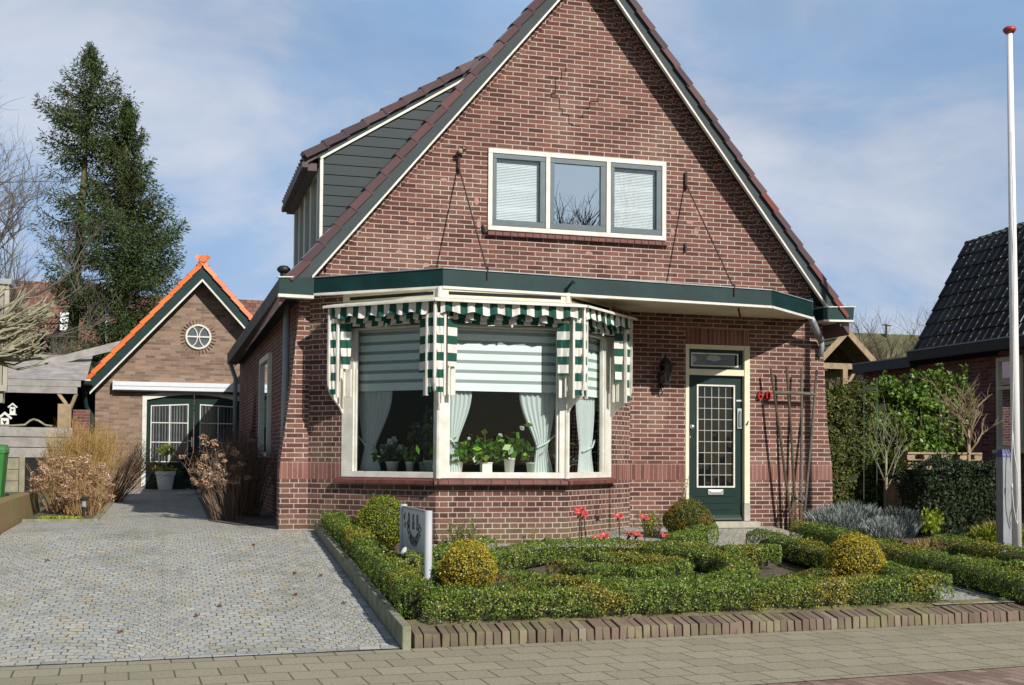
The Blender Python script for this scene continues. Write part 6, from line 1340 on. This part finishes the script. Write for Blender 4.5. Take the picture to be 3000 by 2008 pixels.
# ================================================================ right neighbour house
NH=thing('neighbour_house',(14.3,16,.5),'brick neighbour house with a steep dark tiled roof at the right edge','house')
mb=MB(); X=14.15
mb.face([(X,5,.3),(X,17.35,.3),(X,17.35,3.55),(X,5,3.55)]); mb.face([(X,18.0,.3),(X,22.3,.3),(X,22.3,3.4),(X,18.0,3.4)]); mb.face([(X,17.35,.3),(X,18.0,.3),(X,18.0,1.72),(X,17.35,1.72)]); mb.face([(X,22.3,.3),(20,22.3,.3),(20,22.3,3.4),(X,22.3,3.4)][::-1]); mb.face([(X,17.35,3.35),(X,18.0,3.35),(X,18.0,3.55),(X,17.35,3.55)])
bpy.data.objects
nw=mb.build('wall','brickn',NH); mb=MB(); mb.box(14.16,8,3.38,14.6,20.2,3.66); mb.build('eaves_board','dark',NH)
mb=MB(); mb.hexa([(13.9,8,3.47),(14.2,8,3.47),(14.2,20.35,3.47),(13.9,20.35,3.47),(13.88,8,3.63),(14.2,8,3.63),(14.2,20.35,3.65),(13.88,20.35,3.65)]); mb.box(13.95,20.35,3.36,14.3,22.4,3.55); gg=mb.build('gutter',mat('gutter_dark_blue',(.028,.04,.048),rough=.5),NH)
mb=MB(); mb.box(13.87,8,3.65,13.93,20.36,3.675); mb.box(13.94,20.36,3.55,13.99,22.4,3.575); mb.build('gutter_trim','pipe',gg)
# tiled slopes: every course a stepped, waved row
def tiles(mb,o,eu,ev,nu,nv,su,sv,amp=.022,step=.03,mi=0):
    o=Vector(o);eu=Vector(eu).normalized();ev=Vector(ev).normalized();nn=eu.cross(ev).normalized()
    if nn.z<0: nn=-nn
    for j in range(nv):
        for i in range(nu):
            r=random.random(); K=6; ra=[];rb=[];rc=[]
            for k in range(K+1):
                t=k/K; w=amp*(math.sin(t*PI*2-.6) if t<.75 else math.sin(.75*PI*2-.6)+ (t-.75)*4*(1.0)); u=(i+t)*su
                a=o+eu*u+ev*(j*sv)+nn*(w+step); b=o+eu*u+ev*((j+1)*sv+.03)+nn*w; ra.append(a);rb.append(b);rc.append(a-nn*(step+.01))
            for k in range(K): mb.face([ra[k],ra[k+1],rb[k+1],rb[k]],mi,r); mb.face([rc[k],rc[k+1],ra[k+1],ra[k]],mi,r)
mb=MB(); lo=Vector((14.0,20.33,3.64)); up_=Vector((1.2,0,2.2)); tiles(mb,lo,(0,-1,0),up_,44,8,.21,.315)
hi=lo+up_.normalized()*8*.315; tiles(mb,hi,(0,-1,0),(3.0,0,1.05),44,8,.21,.33)
nr=mb.build('roof','tiled',NH)
mb=MB(); mb.xz([(14.05,3.6),(hi.x,hi.z-.05),(hi.x+2.6,hi.z+.85),(20,7.2),(20,3.6)],20.2,20.3); mb.build('gable_end','wood',NH)
mb=MB(); mb.box(14.1,17.35,1.72,14.16,17.42,3.35); mb.box(14.1,17.93,1.72,14.16,18.0,3.35); mb.box(14.1,17.42,1.72,14.16,17.93,1.80); mb.box(14.1,17.42,2.78,14.16,17.93,2.84); mb.box(14.1,17.42,3.28,14.16,17.93,3.35); mb.box(14.05,17.3,1.66,14.2,18.05,1.72); nwn=mb.build('window','cream',NH)
mb=MB(); mb.face([(14.14,17.4,1.78),(14.14,17.95,1.78),(14.14,17.95,3.3),(14.14,17.4,3.3)]); mb.build('pane','glass',nwn); mb=MB(); mb.face([(14.6,16.5,1.5),(14.6,22.0,1.5),(14.6,22.0,3.5),(14.6,16.5,3.5)]); mb.build('room_behind','room',nwn)
mb=MB(); mb.box(14.3,17.45,2.15,14.34,17.72,2.80); mb.build('curtain','orangecur',nwn); mb=MB(); mb.box(14.3,17.75,1.8,14.34,17.93,3.3); mb.build('curtain','curtain',nwn)
mb=MB(); mb.tube([(13.86,12.45,1.5),(13.86,12.45,1.0)],.03,6); 
# wooden shelter behind
T=thing('wooden_shelter',(15.8,26,.8),'wooden garden shelter with a mossy shingled gable roof behind the house','shelter')
mb=MB()
for s,(xa,za,xb,zb) in enumerate(((15.82,4.72,16.85,3.72),(15.82,4.72,14.8,3.72))):
    for k in range(7):
        t0,t1=k/7,(k+1)/7+.02; p=lambda t,l:(xa+(xb-xa)*t,za+(zb-za)*t+l); a=p(t0,.0+.03);b=p(t1,.03); mb.prism([(a[0],25.6,a[1]),(b[0],25.6,b[1]+.03),(b[0],25.6,b[1]-.03),(a[0],25.6,a[1]-.03)],(0,3.2,0))
mb.build('roof','moss',T)
mb=MB(); mb.bar((15.82,25.62,4.66),(16.83,25.62,3.68),.05,.14); mb.bar((15.82,25.62,4.66),(14.83,25.62,3.68),.05,.14); mb.box(14.9,25.65,3.74,16.75,25.75,3.88); 
for x in (14.95,15.72,16.55): mb.box(x,25.65,.7,x+.13,25.78,3.74); mb.box(x,28.5,.7,x+.13,28.63,3.74)
mb.bar((16.6,25.7,3.3),(16.3,25.7,3.74),.07); mb.bar((15.8,25.7,3.3),(16.1,25.7,3.74),.07); mb.build('timber_frame','woodl',T)
mb=MB(); mb.xz([(15.82,4.6),(16.7,3.75),(14.95,3.75)],26.4,26.45); mb.build('gable_boards','bark',T)
# pallets
T=thing('pallet_stack',(11.7,16.5,.8),'stack of brown wooden pallets behind the yew hedge','pallets')
for k,z in enumerate((1.20,1.36,1.52)):
    mb=MB(); mb.box(11.0,16.1,z+.10,12.35,16.9,z+.13); mb.box(11.0,16.1,z,12.35,16.9,z+.02)
    for x in (11.0,11.3,11.62,11.95,12.22): mb.box(x,16.12,z+.02,x+.14,16.3,z+.10)
    mb.build('pallet','woodl',T)
for x_ in (11.02,12.2): mb=MB(); mb.box(x_,16.15,.55,x_+.1,16.8,1.2); mb.build('leg','woodl',T)
# stakes
for i,(x,y,z1) in enumerate(((9.9,15.6,2.7),(10.12,15.6,2.75),(11.35,15.8,2.6))):
    mb=MB(); mb.tube([(x,y,.5),(x+.01,y,z1)],.005,5); tag(mb.build('garden_stake',mat('stake_grey',(.12,.14,.12),rough=.8) if i==0 else bpy.data.materials['stake_grey']),['thin grey stake nearest the house corner','thin grey stake close beside the first one, left of the slim pale trunk','thin grey stake standing before the middle of the laurel bush'][i],'stake')
# litter: leaf crumbs and grit along the foot of the edging and on the soil
n=700; xs_=RNG.uniform(1.9,9.4,n); ys_=9.235+.0405*xs_-np.abs(RNG.normal(0,.05,n)); C=np.stack([xs_,ys_,np.full(n,.020)],1); d=randdir(n)*np.array([1,1,.25]); t=d*RNG.uniform(.003,.011,n)[:,None]; b=np.cross(d,np.array([0,0,1.]))*RNG.uniform(.003,.008,n)[:,None]
tag(quads('leaf_litter',C,t,b,attrmat('litter',[(0,(.10,.08,.04)),(.6,(.22,.19,.09)),(1,(.5,.45,.33))],rough=1)),'fine brown leaf crumbs and grit along the foot of the brick edging','litter',kind='stuff')
n=2600; xs_=RNG.uniform(1.95,7.0,n); ys_=RNG.uniform(9.7,13.4,n); C=np.array([(x,y,soilz(x,y)-.045) for x,y in zip(xs_,ys_)]); d=randdir(n)*np.array([1,1,.35]); t=d*RNG.uniform(.006,.018,n)[:,None]; b=np.cross(d,np.array([0,0,1.]))*RNG.uniform(.004,.012,n)[:,None]
tag(quads('soil_litter',C,t,b,bpy.data.materials['litter']),'brown leaf crumbs scattered over the soil between the box hedges','litter',kind='stuff')
# far houses
def farhouse(x0,x1,y,ze,zr,depth,label,hip=0,wallm='brickn'):
    T=thing('far_house',((x0+x1)/2,y,.8),label,'house'); m=MB(); m.box(x0+.3,y+.4,.6,x1-.3,y+depth,ze); m.build('wall',wallm,T)
    m=MB(); yr=y+depth/2; a=(x0,y,ze);b=(x1,y,ze);c=(x1-hip,yr,zr);d=(x0+hip,yr,zr);e=(x1,y+depth,ze);f=(x0,y+depth,ze); m.face([a,b,c,d]); m.face([e,f,d,c]); m.face([b,e,c]); m.face([f,a,d]); rr=m.build('roof','tilebg',T); return T,rr
T,rr=farhouse(-7.5,-3.2,58,5.5,9.9,7,'far house with a brown tiled roof seen between the spruce trunks at the left')
m=MB(); m.box(-4.85,57.6,7.2,-4.4,59.3,8.0); m.build('dormer_window','slat',rr)
T,rr=farhouse(-3.0,6.5,60,6.2,9.7,7,'far house with a long brown tiled roof and a skylight right of the garage gable')
m=MB(); m.hexa([(3.35,60.9,7.18),(4.55,60.9,7.18),(4.55,62.0,8.28),(3.35,62.0,8.28),(3.35,60.85,7.28),(4.55,60.85,7.28),(4.55,61.95,8.38),(3.35,61.95,8.38)]); m.build('skylight_frame','pipe',rr); m=MB(); m.hexa([(3.45,60.95,7.28),(4.45,60.95,7.28),(4.45,61.9,8.28),(3.45,61.9,8.28),(3.45,60.85,7.38),(4.45,60.85,7.38),(4.45,61.8,8.38),(3.45,61.8,8.38)]); m.build('pane',mat('skylight_blue',(.25,.4,.55),rough=.1),rr)
T,rr=farhouse(34.5,50,60,5.4,9.4,9,'far house with a mossy hipped roof behind the neighbour house',hip=4.2)
rr.data.materials[0]=mat('thatch_mossy',(.15,.14,.07),rough=1,c2=(.09,.09,.04),vs=1.2,bump=.6)
m=MB(); m.box(42.3,64,9.3,42.55,64.25,9.85); m.box(42.2,63.9,9.88,42.65,64.35,9.95); m.build('chimney','zinc',rr)
boxmass('tree_line',-9.5,-.5,49,53,.8,5.2,6500,.4,'yew','dark evergreen trees low behind the carport roof','trees',lump=.8,topvar=1.6,corner=1.)
boxmass('tree_line',28,46,47,50,.8,4.6,7000,.34,mat('twigs_brown_green',(.11,.10,.045),rough=1),'brownish green shrubs low behind the wooden shelter','shrubs',lump=.8,topvar=1.4,corner=1.,aspect=.2)
